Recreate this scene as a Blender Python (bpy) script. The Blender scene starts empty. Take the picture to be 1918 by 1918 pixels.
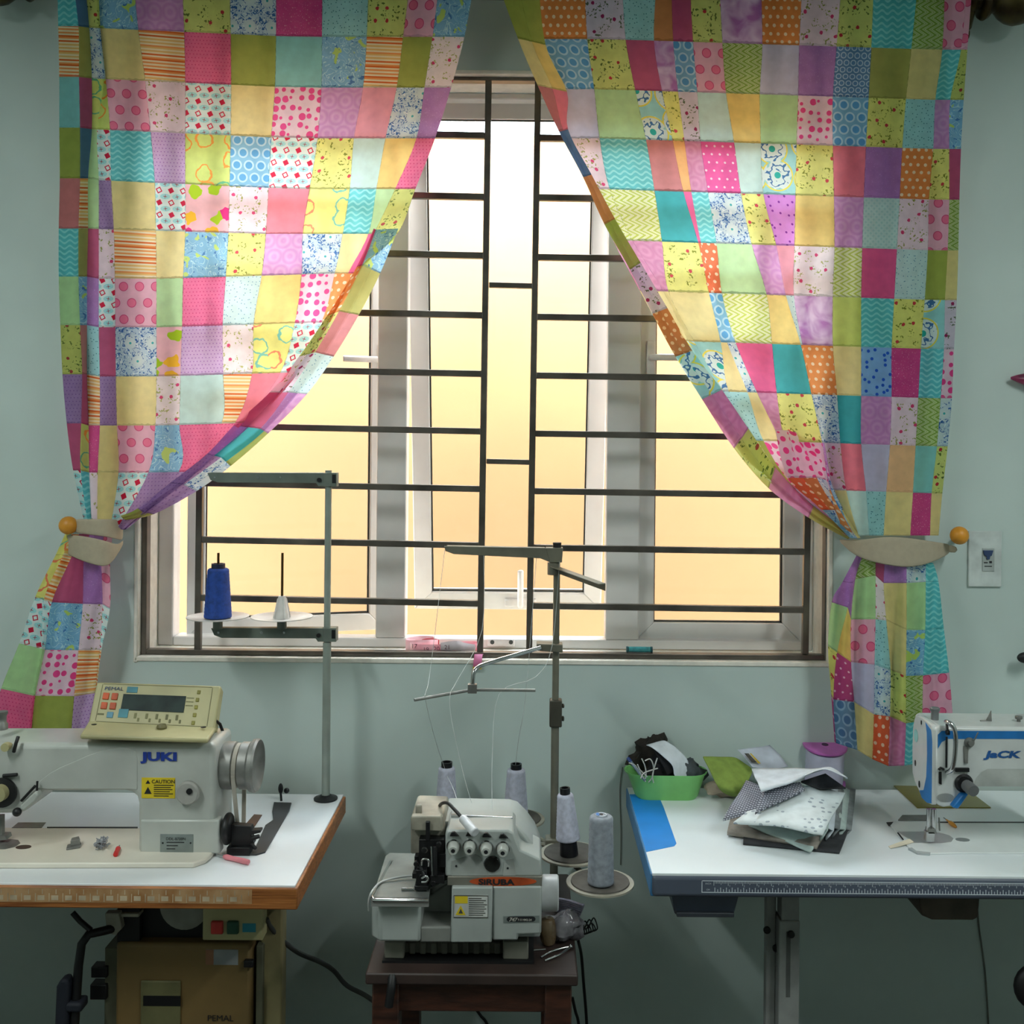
import bpy, bmesh, random
from math import *
from mathutils import Vector, Matrix, noise
random.seed(7)
SC = bpy.context.scene
COL = SC.collection
# ---------------------------------------------------------------- camera geometry
F, CX, CY, CZ = 1923.0, 990.0, 838.0, 1.65      # focal length in px, principal point, camera height
RO = radians(.5)
cr, sr = cos(RO), sin(RO)
def ray(px, py):
    u, v = (px-CX)/F, (CY-py)/F
    return cr*u-sr*v, sr*u+cr*v
def P(px, py, Y):                    # the point at depth Y seen at a pixel
    a, b = ray(px, py); return Vector((a*Y, Y, CZ+b*Y))
def G(px, py, Z=.75):                # the point at height Z seen at a pixel
    a, b = ray(px, py); Y = (Z-CZ)/b; return Vector((a*Y, Y, Z))
WY = 2.75                            # inner face of the window wall
# ---------------------------------------------------------------- mesh helpers
class MB:
    def __init__(s): s.v, s.f = [], []
    def add(s, vs, fs):
        n = len(s.v); s.v += [Vector(v) for v in vs]; s.f += [tuple(n+i for i in f) for f in fs]; return s
    def hexa(s, a, b):               # two quads a (4 pts) and b (4 pts)
        return s.add(list(a)+list(b), [(3,2,1,0),(4,5,6,7),(0,1,5,4),(1,2,6,5),(2,3,7,6),(3,0,4,7)])
    def box(s, x0, x1, y0, y1, z0, z1):
        return s.hexa([(x0,y0,z0),(x1,y0,z0),(x1,y1,z0),(x0,y1,z0)], [(x0,y0,z1),(x1,y0,z1),(x1,y1,z1),(x0,y1,z1)])
    def pbox(s, x0, y0, x1, y1, Y, d):   # pixel rectangle at depth Y, d deep
        a, b = P(x0, y1, Y), P(x1, y0, Y); return s.box(a.x, b.x, Y, Y+d, a.z, b.z)
    def prism(s, pts, vec):
        pts = [Vector(p) for p in pts]; n = len(pts); vec = Vector(vec)
        return s.add(pts+[p+vec for p in pts], [tuple(range(n)), tuple(range(2*n-1, n-1, -1))]+[(i,(i+1)%n,n+(i+1)%n,n+i) for i in range(n)])
    def pp(s, px, Y, d):             # polygon of pixels at depth Y, d deep
        return s.prism([P(x, y, Y) for x, y in px], (0, d, 0))
    def poly(s, pts): return s.add(pts, [tuple(range(len(pts)))])
    def tube(s, pts, r, n=8, r1=None):
        pts = [Vector(p) for p in pts]; m = len(pts); r1 = r if r1 is None else r1
        t = (pts[1]-pts[0]).normalized(); u = t.orthogonal().normalized(); vs = []
        for i, p in enumerate(pts):
            t2 = ((pts[min(i+1,m-1)]-p).normalized()+(p-pts[max(i-1,0)]).normalized())
            t2 = t2.normalized() if t2.length > 1e-6 else t
            u = (u-t2*u.dot(t2)).normalized(); w = t2.cross(u); rr = r+(r1-r)*i/(m-1); t = t2
            vs += [p+(u*cos(2*pi*k/n)+w*sin(2*pi*k/n))*rr for k in range(n)]
        fs = [(i*n+k, i*n+(k+1)%n, (i+1)*n+(k+1)%n, (i+1)*n+k) for i in range(m-1) for k in range(n)]
        return s.add(vs, fs+[tuple(range(n-1,-1,-1)), tuple(range((m-1)*n, m*n))])
    def lathe(s, prof, o, ax=(0,0,1), n=28, wob=0):
        o, ax = Vector(o), Vector(ax).normalized(); u = ax.orthogonal().normalized(); w = ax.cross(u); vs = []
        for r, h in prof:
            vs += [o+ax*h+(u*cos(2*pi*k/n)+w*sin(2*pi*k/n))*max(r,1e-4) for k in range(n)]
        m = len(prof)
        fs = [(i*n+k, i*n+(k+1)%n, (i+1)*n+(k+1)%n, (i+1)*n+k) for i in range(m-1) for k in range(n)]
        if prof[0] != prof[-1]: fs += [tuple(range(n-1,-1,-1)), tuple(range((m-1)*n, m*n))]
        return s.add(vs, fs)
    def ball(s, o, r, n=20, sc=(1,1,1)):
        o = Vector(o); k = len(s.v); s.lathe([(r*sin(pi*i/10), -r*cos(pi*i/10)) for i in range(11)], (0,0,0), n=n)
        for i in range(k, len(s.v)): s.v[i] = o+Vector((s.v[i].x*sc[0], s.v[i].y*sc[1], s.v[i].z*sc[2]))
        return s
    def grid(s, rows):               # rows of points
        n, m = len(rows), len(rows[0])
        return s.add([p for r in rows for p in r], [(i*m+j, i*m+j+1, (i+1)*m+j+1, (i+1)*m+j) for i in range(n-1) for j in range(m-1)])
LOC = {}
def base_of(vs):
    xs, ys, zs = [v.x for v in vs], [v.y for v in vs], [v.z for v in vs]
    return Vector(((min(xs)+max(xs))/2, (min(ys)+max(ys))/2, min(zs)))
def place(o, parent, loc):
    LOC[o] = loc
    if parent is not None:
        o.parent = parent; o.location = loc-LOC[parent]
    else: o.location = loc
    COL.objects.link(o)
def build(name, mb, mat, parent=None, smooth=0, bevel=0, seg=2, solid=0, sub=0, label=None, normals=True):
    loc = LOC[parent] if parent is not None else base_of(mb.v)
    me = bpy.data.meshes.new(name)
    me.from_pydata([v-loc for v in mb.v], [], mb.f)
    if normals:
        bm = bmesh.new(); bm.from_mesh(me); bmesh.ops.recalc_face_normals(bm, faces=bm.faces); bm.to_mesh(me); bm.free()
    for m in (mat if isinstance(mat, list) else [mat]): me.materials.append(m)
    if smooth:
        for p in me.polygons: p.use_smooth = True
        me.set_sharp_from_angle(angle=radians(smooth))
    o = bpy.data.objects.new(name, me); place(o, parent, loc.copy())
    if solid:
        md = o.modifiers.new('solid', 'SOLIDIFY'); md.thickness = solid; md.offset = 0
    if sub:
        md = o.modifiers.new('sub', 'SUBSURF'); md.levels = md.render_levels = sub
    if bevel:
        md = o.modifiers.new('bevel', 'BEVEL'); md.width = bevel; md.segments = seg; md.limit_method = 'ANGLE'; md.angle_limit = radians(40); md.use_clamp_overlap = True
        md.harden_normals = False
        for p in me.polygons: p.use_smooth = True
        me.set_sharp_from_angle(angle=radians(35))
    if label: o['label'] = label
    return o
def tag(o, label, cat, group=None, kind=None):
    o['label'] = label; o['category'] = cat
    if group: o['group'] = group
    if kind: o['kind'] = kind
    return o
def root(name, loc, label, cat, group=None, kind=None):
    o = bpy.data.objects.new(name, None); o.empty_display_size = .05; place(o, None, Vector(loc)); return tag(o, label, cat, group, kind)
def copy_tree(o, loc, parent=None):
    c = o.copy(); COL.objects.link(c)
    if parent is None: c.location = loc
    else: c.parent = parent
    for ch in o.children: copy_tree(ch, None, c)
    return c
def struct(name, mb, mat, **k):
    o = build(name, mb, mat, **k); o['kind'] = 'structure'; return o
def text(name, s, o, xd, up, h, mat, parent, ex=.0006, wide=1, bold=0, shear=0, label=None, align='LEFT'):
    cu = bpy.data.curves.new(name, 'FONT'); cu.body = s; cu.size = 1.0; cu.offset = bold; cu.shear = shear; cu.align_x = align; cu.resolution_u = 3
    ob = bpy.data.objects.new(name, cu); COL.objects.link(ob)
    dg = bpy.context.evaluated_depsgraph_get(); me = bpy.data.meshes.new_from_object(ob.evaluated_get(dg))
    bpy.data.objects.remove(ob); xd = Vector(xd).normalized(); up = Vector(up); up = (up-xd*up.dot(xd)).normalized(); nz = xd.cross(up)
    k = h/.72; mb = MB(); mb.v = [Vector(o)+xd*(v.co.x*k*wide)+up*(v.co.y*k)+nz*ex for v in me.vertices]; mb.f = [tuple(p.vertices) for p in me.polygons]
    bpy.data.meshes.remove(me)
    return build(name, mb, mat, parent, label=label, normals=False)
class Face:                          # a flat four-cornered face addressed by u (right) and v (down)
    def __init__(s, tl, tr, br, bl): s.c = [Vector(p) for p in (tl, tr, br, bl)]; s.n = (s.c[1]-s.c[0]).cross(s.c[3]-s.c[0]).normalized()*-1
    def p(s, u, v, off=0):
        a = s.c[0].lerp(s.c[1], u); b = s.c[3].lerp(s.c[2], u); return a.lerp(b, v)-s.n*off*-1
    def quad(s, u0, v0, u1, v1, off, mb=None):
        mb = mb or MB()
        a = [s.p(u0,v0,0), s.p(u1,v0,0), s.p(u1,v1,0), s.p(u0,v1,0)]; b = [s.p(u0,v0,off), s.p(u1,v0,off), s.p(u1,v1,off), s.p(u0,v1,off)]
        return mb.hexa(a, b)
# ---------------------------------------------------------------- materials
def lin(c): c /= 255.0; return c/12.92 if c <= .04045 else ((c+.055)/1.055)**2.4
def rgb(c): return (lin(c[0]), lin(c[1]), lin(c[2]), 1)
class E:                             # shader-node arithmetic
    def __init__(s, t, k): s.t, s.k = t, k
    def op(s, o, b=None, c=None):
        n = s.t.nodes.new('ShaderNodeMath'); n.operation = o
        for i, x in enumerate((s, b, c)):
            if x is None: continue
            if isinstance(x, E): s.t.links.new(x.k, n.inputs[i])
            else: n.inputs[i].default_value = x
        return E(s.t, n.outputs[0])
    def __add__(s, b): return s.op('ADD', b)
    def __sub__(s, b): return s.op('SUBTRACT', b)
    def __mul__(s, b): return s.op('MULTIPLY', b)
    def fr(s): return s.op('FRACT')
    def fl(s): return s.op('FLOOR')
    def ab(s): return s.op('ABSOLUTE')
    def sin(s): return s.op('SINE')
    def lt(s, b): return s.op('LESS_THAN', b)
    def gt(s, b): return s.op('GREATER_THAN', b)
    def mx(s, b): return s.op('MAXIMUM', b)
    def mn(s, b): return s.op('MINIMUM', b)
    def hyp(s, b): return (s*s+b*b).op('SQRT')
def mix(t, f, a, b):
    n = t.nodes.new('ShaderNodeMix'); n.data_type = 'RGBA'
    for i, x in ((0, f), (6, a), (7, b)):
        if isinstance(x, E): t.links.new(x.k, n.inputs[i])
        elif i == 0: n.inputs[0].default_value = x
        else: n.inputs[i].default_value = rgb(x) if isinstance(x, tuple) and len(x) == 3 else x
    return E(t, n.outputs[2])
def ntex(t, vec, scale, detail=3, dist=0):
    n = t.nodes.new('ShaderNodeTexNoise'); n.inputs['Scale'].default_value = scale; n.inputs['Detail'].default_value = detail; n.inputs['Distortion'].default_value = dist
    if vec is not None: t.links.new(vec.k, n.inputs['Vector'])
    return E(t, n.outputs[0]), E(t, n.outputs[1])
def vtex(t, vec, scale, rnd=1, dim='2D'):
    n = t.nodes.new('ShaderNodeTexVoronoi'); n.voronoi_dimensions = dim; n.inputs['Scale'].default_value = scale; n.inputs['Randomness'].default_value = rnd
    t.links.new(vec.k, n.inputs['Vector'])
    return E(t, n.outputs['Distance']), E(t, n.outputs['Color'])
def objco(t):
    n = t.nodes.new('ShaderNodeTexCoord'); return E(t, n.outputs['Object'])
MATS = {}
def M(name, c, rough=.5, metal=0, var=.06, scale=14, bump=0, c2=None, stretch=None, emit=0, trans=0, coat=0):
    if name in MATS: return MATS[name]
    m = bpy.data.materials.new(name); m.use_nodes = True; t = m.node_tree; b = t.nodes['Principled BSDF']
    v = objco(t)
    if stretch:
        mp = t.nodes.new('ShaderNodeMapping'); mp.inputs['Scale'].default_value = stretch; t.links.new(v.k, mp.inputs[0]); v = E(t, mp.outputs[0])
    f, _ = ntex(t, v, scale, 4)
    d = c2 or tuple(max(0, x*(1-var*3)) for x in c)
    f2 = ((f-.35)*(3.0)).mx(0).mn(1)
    t.links.new(mix(t, f2, c, d).k, b.inputs['Base Color'])
    b.inputs['Roughness'].default_value = rough; b.inputs['Metallic'].default_value = metal
    if coat: b.inputs['Coat Weight'].default_value = coat
    if trans: b.inputs['Transmission Weight'].default_value = trans
    if bump:
        n = t.nodes.new('ShaderNodeBump'); n.inputs['Strength'].default_value = bump; n.inputs['Distance'].default_value = .01
        t.links.new(f.k, n.inputs['Height']); t.links.new(n.outputs[0], b.inputs['Normal'])
    MATS[name] = m; return m
# ================================================================ ROOM
m_wall = M('mint_paint', (196,211,207), .55, var=.02, scale=2.2, bump=.03)
m_plaster = M('raw_plaster', (232,227,216), .8, var=.02, scale=40, bump=.1)
m_ceil = M('ceiling_paint', (215,218,212), .8, var=.02)
m_floor = M('floor_tile', (62,56,50), .6, var=.08, scale=5)
m_upvc = M('white_upvc', (226,224,222), .3, var=.02, scale=6)
m_gasket = M('dark_gasket', (52,56,54), .6)
m_steel = M('grille_steel', (120,112,104), .35, .65, var=.1, scale=9)
m_out = M('neighbour_render', (164,124,86), .9, var=.01, scale=3, bump=.1)
m_outw = M('outer_render', (205,200,190), .9, var=.02, scale=3)
XL, XR, YB, ZC = -2.1, 2.3, -2.6, 3.0
TH = .22
ow = [P(262,128,WY), P(1556,1246,WY)]
ox0, ox1, oz1, oz0 = ow[0].x, ow[1].x, ow[0].z, ow[1].z
w = MB()
w.box(XL-.2, ox0, WY, WY+TH, -.0, 3.5).box(ox1, XR+.2, WY, WY+TH, -.0, 3.5).box(ox0, ox1, WY, WY+TH, 0, oz0).box(ox0, ox1, WY, WY+TH, oz1, 3.5)
struct('wall_window', w, m_wall)
struct('wall_left', MB().box(XL-.2, XL, YB-.2, WY, 0, 3.2), m_wall)
struct('wall_right', MB().box(XR, XR+.2, YB-.2, WY, 0, 3.2), m_wall)
struct('wall_back', MB().box(XL, XR, YB-.2, YB, 0, 3.2), m_wall)
struct('floor', MB().box(XL-.2, XR+.2, YB-.2, WY+TH, -.15, 0), m_floor)
struct('ceiling', MB().box(XL, XR, YB, WY, ZC, ZC+.15), m_ceil)
# raw plaster reveal around the opening (lining of the hole, a narrow lip proud of the wall)
r = MB(); e = .008
for (x0, x1, z0, z1) in ((ox0-.003, ox0+e, oz0-e, oz1+e), (ox1-e, ox1+.003, oz0-e, oz1+e), (ox0, ox1, oz0-.005, oz0+e), (ox0, ox1, oz1-e, oz1+.003)):
    r.box(x0, x1, WY-.004, WY+.145, z0, z1)
struct('trim_1', r, m_plaster, bevel=.003)
# the lane outside: neighbour's rendered wall and the ground
NY = WY+TH+1.15
struct('wall_neighbour', MB().box(-8, 8, NY, NY+.25, -.6, 2.9), m_out)
struct('ground_lane', MB().box(-8, 8, WY+TH, NY, -.75, -.6), M('lane_concrete', (150,145,135), .9))
# ---------------------------------------------------------------- window
win = root('window_1', (0, WY+.15, oz0), 'white framed three light window with an open middle sash', 'window', kind='structure'); del win['category']
FY = WY+.145                           # front of the frame
def glass_mat():
    m = bpy.data.materials.new('window_glass'); m.use_nodes = True; t = m.node_tree; t.nodes.clear()
    o = t.nodes.new('ShaderNodeOutputMaterial'); a = t.nodes.new('ShaderNodeBsdfTransparent'); g = t.nodes.new('ShaderNodeBsdfGlossy'); x = t.nodes.new('ShaderNodeMixShader'); fr = t.nodes.new('ShaderNodeFresnel')
    a.inputs[0].default_value = (.93,.95,.95,1); g.inputs['Roughness'].default_value = .02; fr.inputs[0].default_value = 1.2
    nz = t.nodes.new('ShaderNodeTexNoise'); nz.inputs['Scale'].default_value = 3; ro = t.nodes.new('ShaderNodeMath'); ro.operation = 'MULTIPLY'; ro.inputs[1].default_value = .06
    t.links.new(nz.outputs[0], ro.inputs[0]); t.links.new(ro.outputs[0], g.inputs['Roughness'])
    t.links.new(fr.outputs[0], x.inputs[0]); t.links.new(a.outputs[0], x.inputs[1]); t.links.new(g.outputs[0], x.inputs[2]); t.links.new(x.outputs[0], o.inputs[0]); return m
m_glass = glass_mat()
fx0, fx1, fz0, fz1 = ox0+e, ox1-e, oz0+e, oz1-e
ml0, ml1 = P(706,800,FY).x, P(762,800,FY).x
mr0, mr1 = P(1137,800,FY).x, P(1200,800,FY).x
top_in, bot_in = P(950,186,FY).z, P(950,1197,FY).z
li = P(325,1000,FY).x; ri = P(1566,1000,FY).x; ri = min(ri, fx1-.03)
f = MB()
f.box(fx0, li, FY, FY+.06, fz0, fz1).box(ri, fx1, FY, FY+.06, fz0, fz1).box(li, ri, FY, FY+.06, fz0, bot_in).box(li, ri, FY, FY+.06, top_in, fz1)
build('window_frame', f, m_upvc, win, bevel=.004)
build('mullion', MB().box(ml0, ml1, FY+.002, FY+.06, bot_in, top_in), m_upvc, win, bevel=.004)
build('mullion', MB().box(mr0, mr1, FY+.002, FY+.06, bot_in, top_in), m_upvc, win, bevel=.004)
def sash(x0, x1, z0, z1, st, hinge, ang, gap=False):
    """frame of a sash in its closed plane, then swung about its hinge line"""
    Y0 = FY+.035; T = .05
    if hinge == 'L': R = Matrix.Translation((x0, Y0+T, 0)) @ Matrix.Rotation(ang, 4, 'Z') @ Matrix.Translation((-x0, -Y0-T, 0))
    elif hinge == 'T': R = Matrix.Translation((0, Y0, z1)) @ Matrix.Rotation(ang, 4, 'X') @ Matrix.Translation((0, -Y0, -z1))
    else: R = Matrix.Identity(4)
    b = MB().prism([(x0,Y0,z0),(x1,Y0,z0),(x1,Y0,z1),(x0,Y0,z1)], (0,T,0)); b = MB()
    i0, i1, j0, j1 = x0+st, x1-st, z0+st, z1-st
    for q in ([(x0,z0),(x1,z0),(i1,j0),(i0,j0)], [(x1,z0),(x1,z1),(i1,j1),(i1,j0)], [(x1,z1),(x0,z1),(i0,j1),(i1,j1)], [(x0,z1),(x0,z0),(i0,j0),(i0,j1)]):
        b.prism([(x, Y0, z) for x, z in q], (0, T, 0))
    b.v = [R @ v for v in b.v]
    s = build('sash', b, m_upvc, win, bevel=.003)
    g = MB().box(i0-.005, i1+.005, Y0+.02, Y0+.026, j0-.005, j1+.005); g.v = [R @ v for v in g.v]
    build('glass_pane', g, m_glass, s)
    k = MB()                            # dark gasket line inside the sash
    for q in ((i0,i1,j0-.001,j0+.004),(i0,i1,j1-.004,j1+.001),(i0-.001,i0+.004,j0,j1),(i1-.004,i1+.001,j0,j1)): k.box(q[0], q[1], Y0+.016, Y0+.03, q[2], q[3])
    k.v = [R @ v for v in k.v]; build('gasket', k, m_gasket, s)
    return s, R, Y0
sl, RL, Y0 = sash(li+.012, ml0+.012, bot_in-.012, top_in+.012, .05, 'L', radians(17))
sc_, RC, Y0 = sash(ml1-.014, mr0+.014, bot_in-.012, top_in+.012, .055, 'T', radians(12.5))
sr_, RR, Y0 = sash(mr1-.004, ri+.004, bot_in-.006, top_in+.006, .05, None, 0)
def handle(parent, R, o, d, up):        # plate plus lever
    o, d, up = Vector(o), Vector(d), Vector(up); n = Vector((0,-1,0))
    b = MB().prism([o+up*.05-d*.012, o+up*.05+d*.012, o-up*.05+d*.012, o-up*.05-d*.012], n*.012)
    b.tube([o, o+n*.035, o+n*.045+d*.02, o+n*.045+d*.12], .0095, 10)
    b.v = [R @ v for v in b.v]; build('handle', b, M('handle_white', (236,232,230), .35), parent, bevel=.003, smooth=40)
zc = P(700,665,FY).z
handle(sl, RL, (ml0+.012-.02, Y0, zc), (-1,0,0), (0,0,1))
handle(sr_, RR, (mr1+.03, Y0, zc), (1,0,0), (0,0,1))
handle(sc_, RC, ((ml1+mr0)/2+.04, Y0, bot_in+.015), (0,0,1), (1,0,0))
lp = MB().pbox(912,1197,964,1211,FY-.012,.012); build('latch_plate', lp, M('handle_white', (236,232,230)), win, bevel=.003)
lp = MB()
for x in (922, 957): lp.lathe([(.006,0),(.006,.003)], P(x,1203,FY-.0135), (0,1,0), 12)
build('screw', lp, m_gasket, win)
# ---------------------------------------------------------------- steel grille
GY = WY+.022; GT = .017
gr = root('window_grille', P(900,1238,GY), 'welded steel bar grille set inside the window opening', 'window grille')
g = MB()
a, b = P(284,146,GY), P(1543,1227,GY)
X0, X1, Z0, Z1 = ox0+e+.001, ox1-e-.001, oz0+e+.001, oz1-e-.001
g.box(X0, a.x, GY-.004, GY+.024, Z0, Z1).box(b.x, X1, GY-.004, GY+.024, Z0, Z1).box(a.x, b.x, GY-.004, GY+.024, Z0, b.z).box(a.x, b.x, GY-.004, GY+.024, a.z, Z1)
build('grille_frame', g, m_steel, gr, bevel=.002)
def bar(name, p0, p1, h=.0085):
    p0, p1 = Vector(p0), Vector(p1); d = (p1-p0).normalized(); n = d.cross(Vector((0,1,0))).normalized()*h
    build(name, MB().hexa([p0-n, p1-n, p1+n, p0+n], [q+Vector((0,GT,0)) for q in (p0-n, p1-n, p1+n, p0+n)]), m_steel, gr, bevel=.0018)
for (x0, x1) in ((373.5,369), (915,899), (1008,991), (1519,1509)):
    t = P(x0,146,GY); q = P(x1,1226,GY)
    if x0 in (373.5,): t = P(382,146,GY)
    if x0 == 1519: t = P(1528,146,GY)
    bar('upright_bar', t, q)
LB = (253,368,478,590,700,808,916,1022,1131); RB_ = (258,370,482,594,704,813,921,1027,1136)
for yl, yr in zip(LB, RB_):
    k = (yl-146)/1080
    bar('cross_bar', P(382-13*k+6, yl-11, GY+.001), P(909-15*k, yl, GY+.001)); bar('cross_bar', P(1013-16*k, yr-1, GY+.001), P(1523-16*k, yr+7, GY+.001))
for y, xa, xb in ((533,916,997), (864,911,993)): bar('cross_bar', P(xa,y,GY+.001), P(xb,y+2,GY+.001), .007)
# ---------------------------------------------------------------- camera, light
cam = bpy.data.cameras.new('camera'); co = bpy.data.objects.new('camera', cam); COL.objects.link(co)
cam.sensor_width = 36; cam.lens = 36*F/1918; cam.shift_x = (959-CX)/1918; cam.shift_y = (CY-959)/1918
co.matrix_world = Matrix(((cr,-sr,0,0),(0,0,-1,0),(sr,cr,0,CZ),(0,0,0,1)))
SC.camera = co
def lamp(name, loc, sx, sy, power, rot=(0,0,0), col=(1,1,1)):
    l = bpy.data.lights.new(name, 'AREA'); l.shape = 'RECTANGLE'; l.size = sx; l.size_y = sy; l.energy = power; l.color = col
    o = bpy.data.objects.new(name, l); o.location = loc; o.rotation_euler = rot; COL.objects.link(o); return o
lamp('ceiling_tube_lamp', (1.6, .6, 2.88), .12, 1.2, 34, (0,0,0), (.93,1,.97))
lamp('ceiling_tube_lamp', (-1.5, .6, 2.88), .12, 1.2, 34, (0,0,0), (.93,1,.97))
po = lamp('window_portal', ((ox0+ox1)/2, WY+TH+.02, (oz0+oz1)/2), ox1-ox0, oz1-oz0, 1, (radians(-90),0,0)); po.data.cycles.is_portal = True
sl_ = bpy.data.lights.new('hazy_sun', 'SUN'); sl_.energy = 24; sl_.angle = radians(28); sl_.color = (1,.97,.9); so_ = bpy.data.objects.new('hazy_sun', sl_); so_.rotation_euler = (radians(44),0,radians(6)); so_.location = (0,-3,6); COL.objects.link(so_)
wd = bpy.data.worlds.new('sky'); SC.world = wd; wd.use_nodes = True
bg = wd.node_tree.nodes['Background']; bg.inputs[0].default_value = (.84,.94,1,1)
wt = wd.node_tree; tc = wt.nodes.new('ShaderNodeTexCoord'); sx_ = wt.nodes.new('ShaderNodeSeparateXYZ'); wt.links.new(tc.outputs['Generated'], sx_.inputs[0])   # overcast sky: zenith three times the horizon
wt.links.new(((E(wt, sx_.outputs[2]).mx(0)*2.0+1.0)*9.5).k, bg.inputs[1])
vs = SC.view_settings; vs.view_transform = 'Standard'; vs.look = 'None'; vs.gamma = 1; vs.exposure = 0; vs.use_curve_mapping = False
SC.cycles.max_bounces = 10; SC.cycles.diffuse_bounces = 6; SC.cycles.sample_clamp_indirect = 8
# ================================================================ PATCHWORK FABRICS
FABS = {}
def fabric(key, base, kind='plain', c2=None, c3=None, n=6, r=.22):
    m = bpy.data.materials.new('cotton_'+key); m.use_nodes = True; t = m.node_tree; t.nodes.clear()
    uvn = t.nodes.new('ShaderNodeUVMap'); uvn.uv_map = 'pat'; uv = E(t, uvn.outputs[0])
    sp = t.nodes.new('ShaderNodeSeparateXYZ'); t.links.new(uv.k, sp.inputs[0]); u, v = E(t, sp.outputs[0]), E(t, sp.outputs[1])
    cl = t.nodes.new('ShaderNodeUVMap'); cl.uv_map = 'cell'; sc = t.nodes.new('ShaderNodeSeparateXYZ'); t.links.new(cl.outputs[0], sc.inputs[0]); cu, cv = E(t, sc.outputs[0]), E(t, sc.outputs[1])
    nf, nc = ntex(t, uv, 5, 4)
    base = tuple(x*.87+33 for x in base); col = mix(t, ((nf-.3)*2.5).mx(0).mn(1), base, tuple(x*.93 for x in base))
    def gd(k, stag=True, su=0.0):
        row = (v*k).fl(); uu = u*k+(row*.5 if stag else 0.0); return (uu+su).fr()-.5, (v*k).fr()-.5
    if kind == 'dots':
        a, b = gd(n); col = mix(t, a.hyp(b).lt(r), col, c2)
    elif kind == 'spots':
        d, vc = vtex(t, uv, n, .5 if c3 else .9); hs = t.nodes.new('ShaderNodeSeparateColor'); t.links.new(vc.k, hs.inputs[0]); col = mix(t, d.lt((E(t, hs.outputs[0])*.9+.55)*r) if c3 else d.lt(r), col, c2)
    elif kind == 'rings':
        a, b = gd(n); d = a.hyp(b); col = mix(t, (d-.36).ab().lt(.07), mix(t, d.lt(.3), col, c3 or base), c2)
    elif kind == 'discs':
        a, b = gd(n); d = a.hyp(b); col = mix(t, d.lt(r+.05), col, c3); col = mix(t, d.lt(r), col, c2)
    elif kind == 'wave':
        w = (v*9.0+(u*28.0).sin()*.28).fr(); col = mix(t, w.lt(.38), col, c2)
    elif kind == 'zig':
        w = (u*7.0+((v*5.0).fr()-.5).ab()*2.6).fr(); col = mix(t, w.lt(.45), col, c2); col = mix(t, (w-.72).ab().lt(.06), col, c3 or c2)
    elif kind == 'stripe':
        rp = t.nodes.new('ShaderNodeValToRGB'); rp.color_ramp.interpolation = 'CONSTANT'; cr_ = rp.color_ramp
        W, O, R_, Y = (250,228,190), (245,150,80), (228,98,40), (240,190,110)
        seq = [W,O,W,R_,O,W,R_,W,Y,W,Y,O,W,Y,W,Y,W,R_,W,O,R_,W,O]
        while len(cr_.elements) < len(seq): cr_.elements.new(.5)
        for i, c in enumerate(seq): cr_.elements[i].position = i/len(seq); cr_.elements[i].color = rgb(c)
        t.links.new((v*1.25+u*.05).fr().k, rp.inputs[0]); col = E(t, rp.outputs[0])
    elif kind == 'floral':
        d, vc = vtex(t, uv, 4.2, .85); wf, _ = ntex(t, uv, 19, 2); col = mix(t, d.lt(.36)*wf.gt(.575), col, c2)
        d, vc = vtex(t, uv, 2.7, .8); col = mix(t, (d+wf*.12).lt(.155), col, c3)
    elif kind == 'loops':
        wn = t.nodes.new('ShaderNodeVectorMath'); wn.operation = 'MULTIPLY_ADD'; t.links.new(nc.k, wn.inputs[0]); wn.inputs[1].default_value = (.2,.2,0); t.links.new(uv.k, wn.inputs[2])
        d, vc = vtex(t, E(t, wn.outputs[0]), 2.1, .75); hs = t.nodes.new('ShaderNodeSeparateColor'); t.links.new(vc.k, hs.inputs[0])
        lc = mix(t, E(t, hs.outputs[0]).gt(.5), c2, c3); col = mix(t, (d-.33).ab().lt(.036), col, lc)
    elif kind == 'squares':
        a, b = gd(4, False); p, q = (a+b), (a-b); row = (v*4.0).fl()+(u*4.0).fl(); odd = ((row*.5).fr()).gt(.25)
        d = (p*.8+q*.25).ab().mx((q*.8-p*.25).ab()); hollow = (d-.2).ab().lt(.05); full = d.lt(.235)
        a2, b2 = ((u*4.0+.5).fr()-.5), ((v*4.0+.5).fr()-.5)
        col = mix(t, a2.hyp(b2*1.9).lt(.42), col, c3)
        dash = odd*(a2.ab().lt(.04)*b2.ab().lt(.16))+(odd*-1.0+1.0)*(b2.ab().lt(.04)*a2.ab().lt(.16)); col = mix(t, dash, col, (150,40,60))
        col = mix(t, odd*full+(odd*-1.0+1.0)*hollow, col, c2)
    elif kind == 'paisley':
        f, fc = ntex(t, uv, 3.2, 1.5, 1.6); w = (f*7.0).fr(); col = mix(t, w.lt(.16), col, c2)
        f2, _ = ntex(t, uv, 4.6, 0, .8); col = mix(t, f2.gt(.68), col, c3); f3, _ = ntex(t, uv, 9, 0, 1.2); col = mix(t, f3.lt(.27), col, (70,120,190))
    elif kind == 'leaf':
        d, vc = vtex(t, uv, 2.2, .5); wf, _ = ntex(t, uv, 15, 2, 1.5); wh, _ = ntex(t, uv, 13, 2)
        col = mix(t, (d*1.9).mn(1)*.8, (222,236,236), col); col = mix(t, d.gt(.26)*wf.gt(.56), col, c2); col = mix(t, d.gt(.26)*wh.gt(.62), col, (225,238,245)); col = mix(t, d.lt(.055), col, c3)
    elif kind == 'wings':
        d, vc = vtex(t, uv, 2.3, .55); hs = t.nodes.new('ShaderNodeSeparateColor'); t.links.new(vc.k, hs.inputs[0]); h = E(t, hs.outputs[0])
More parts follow.
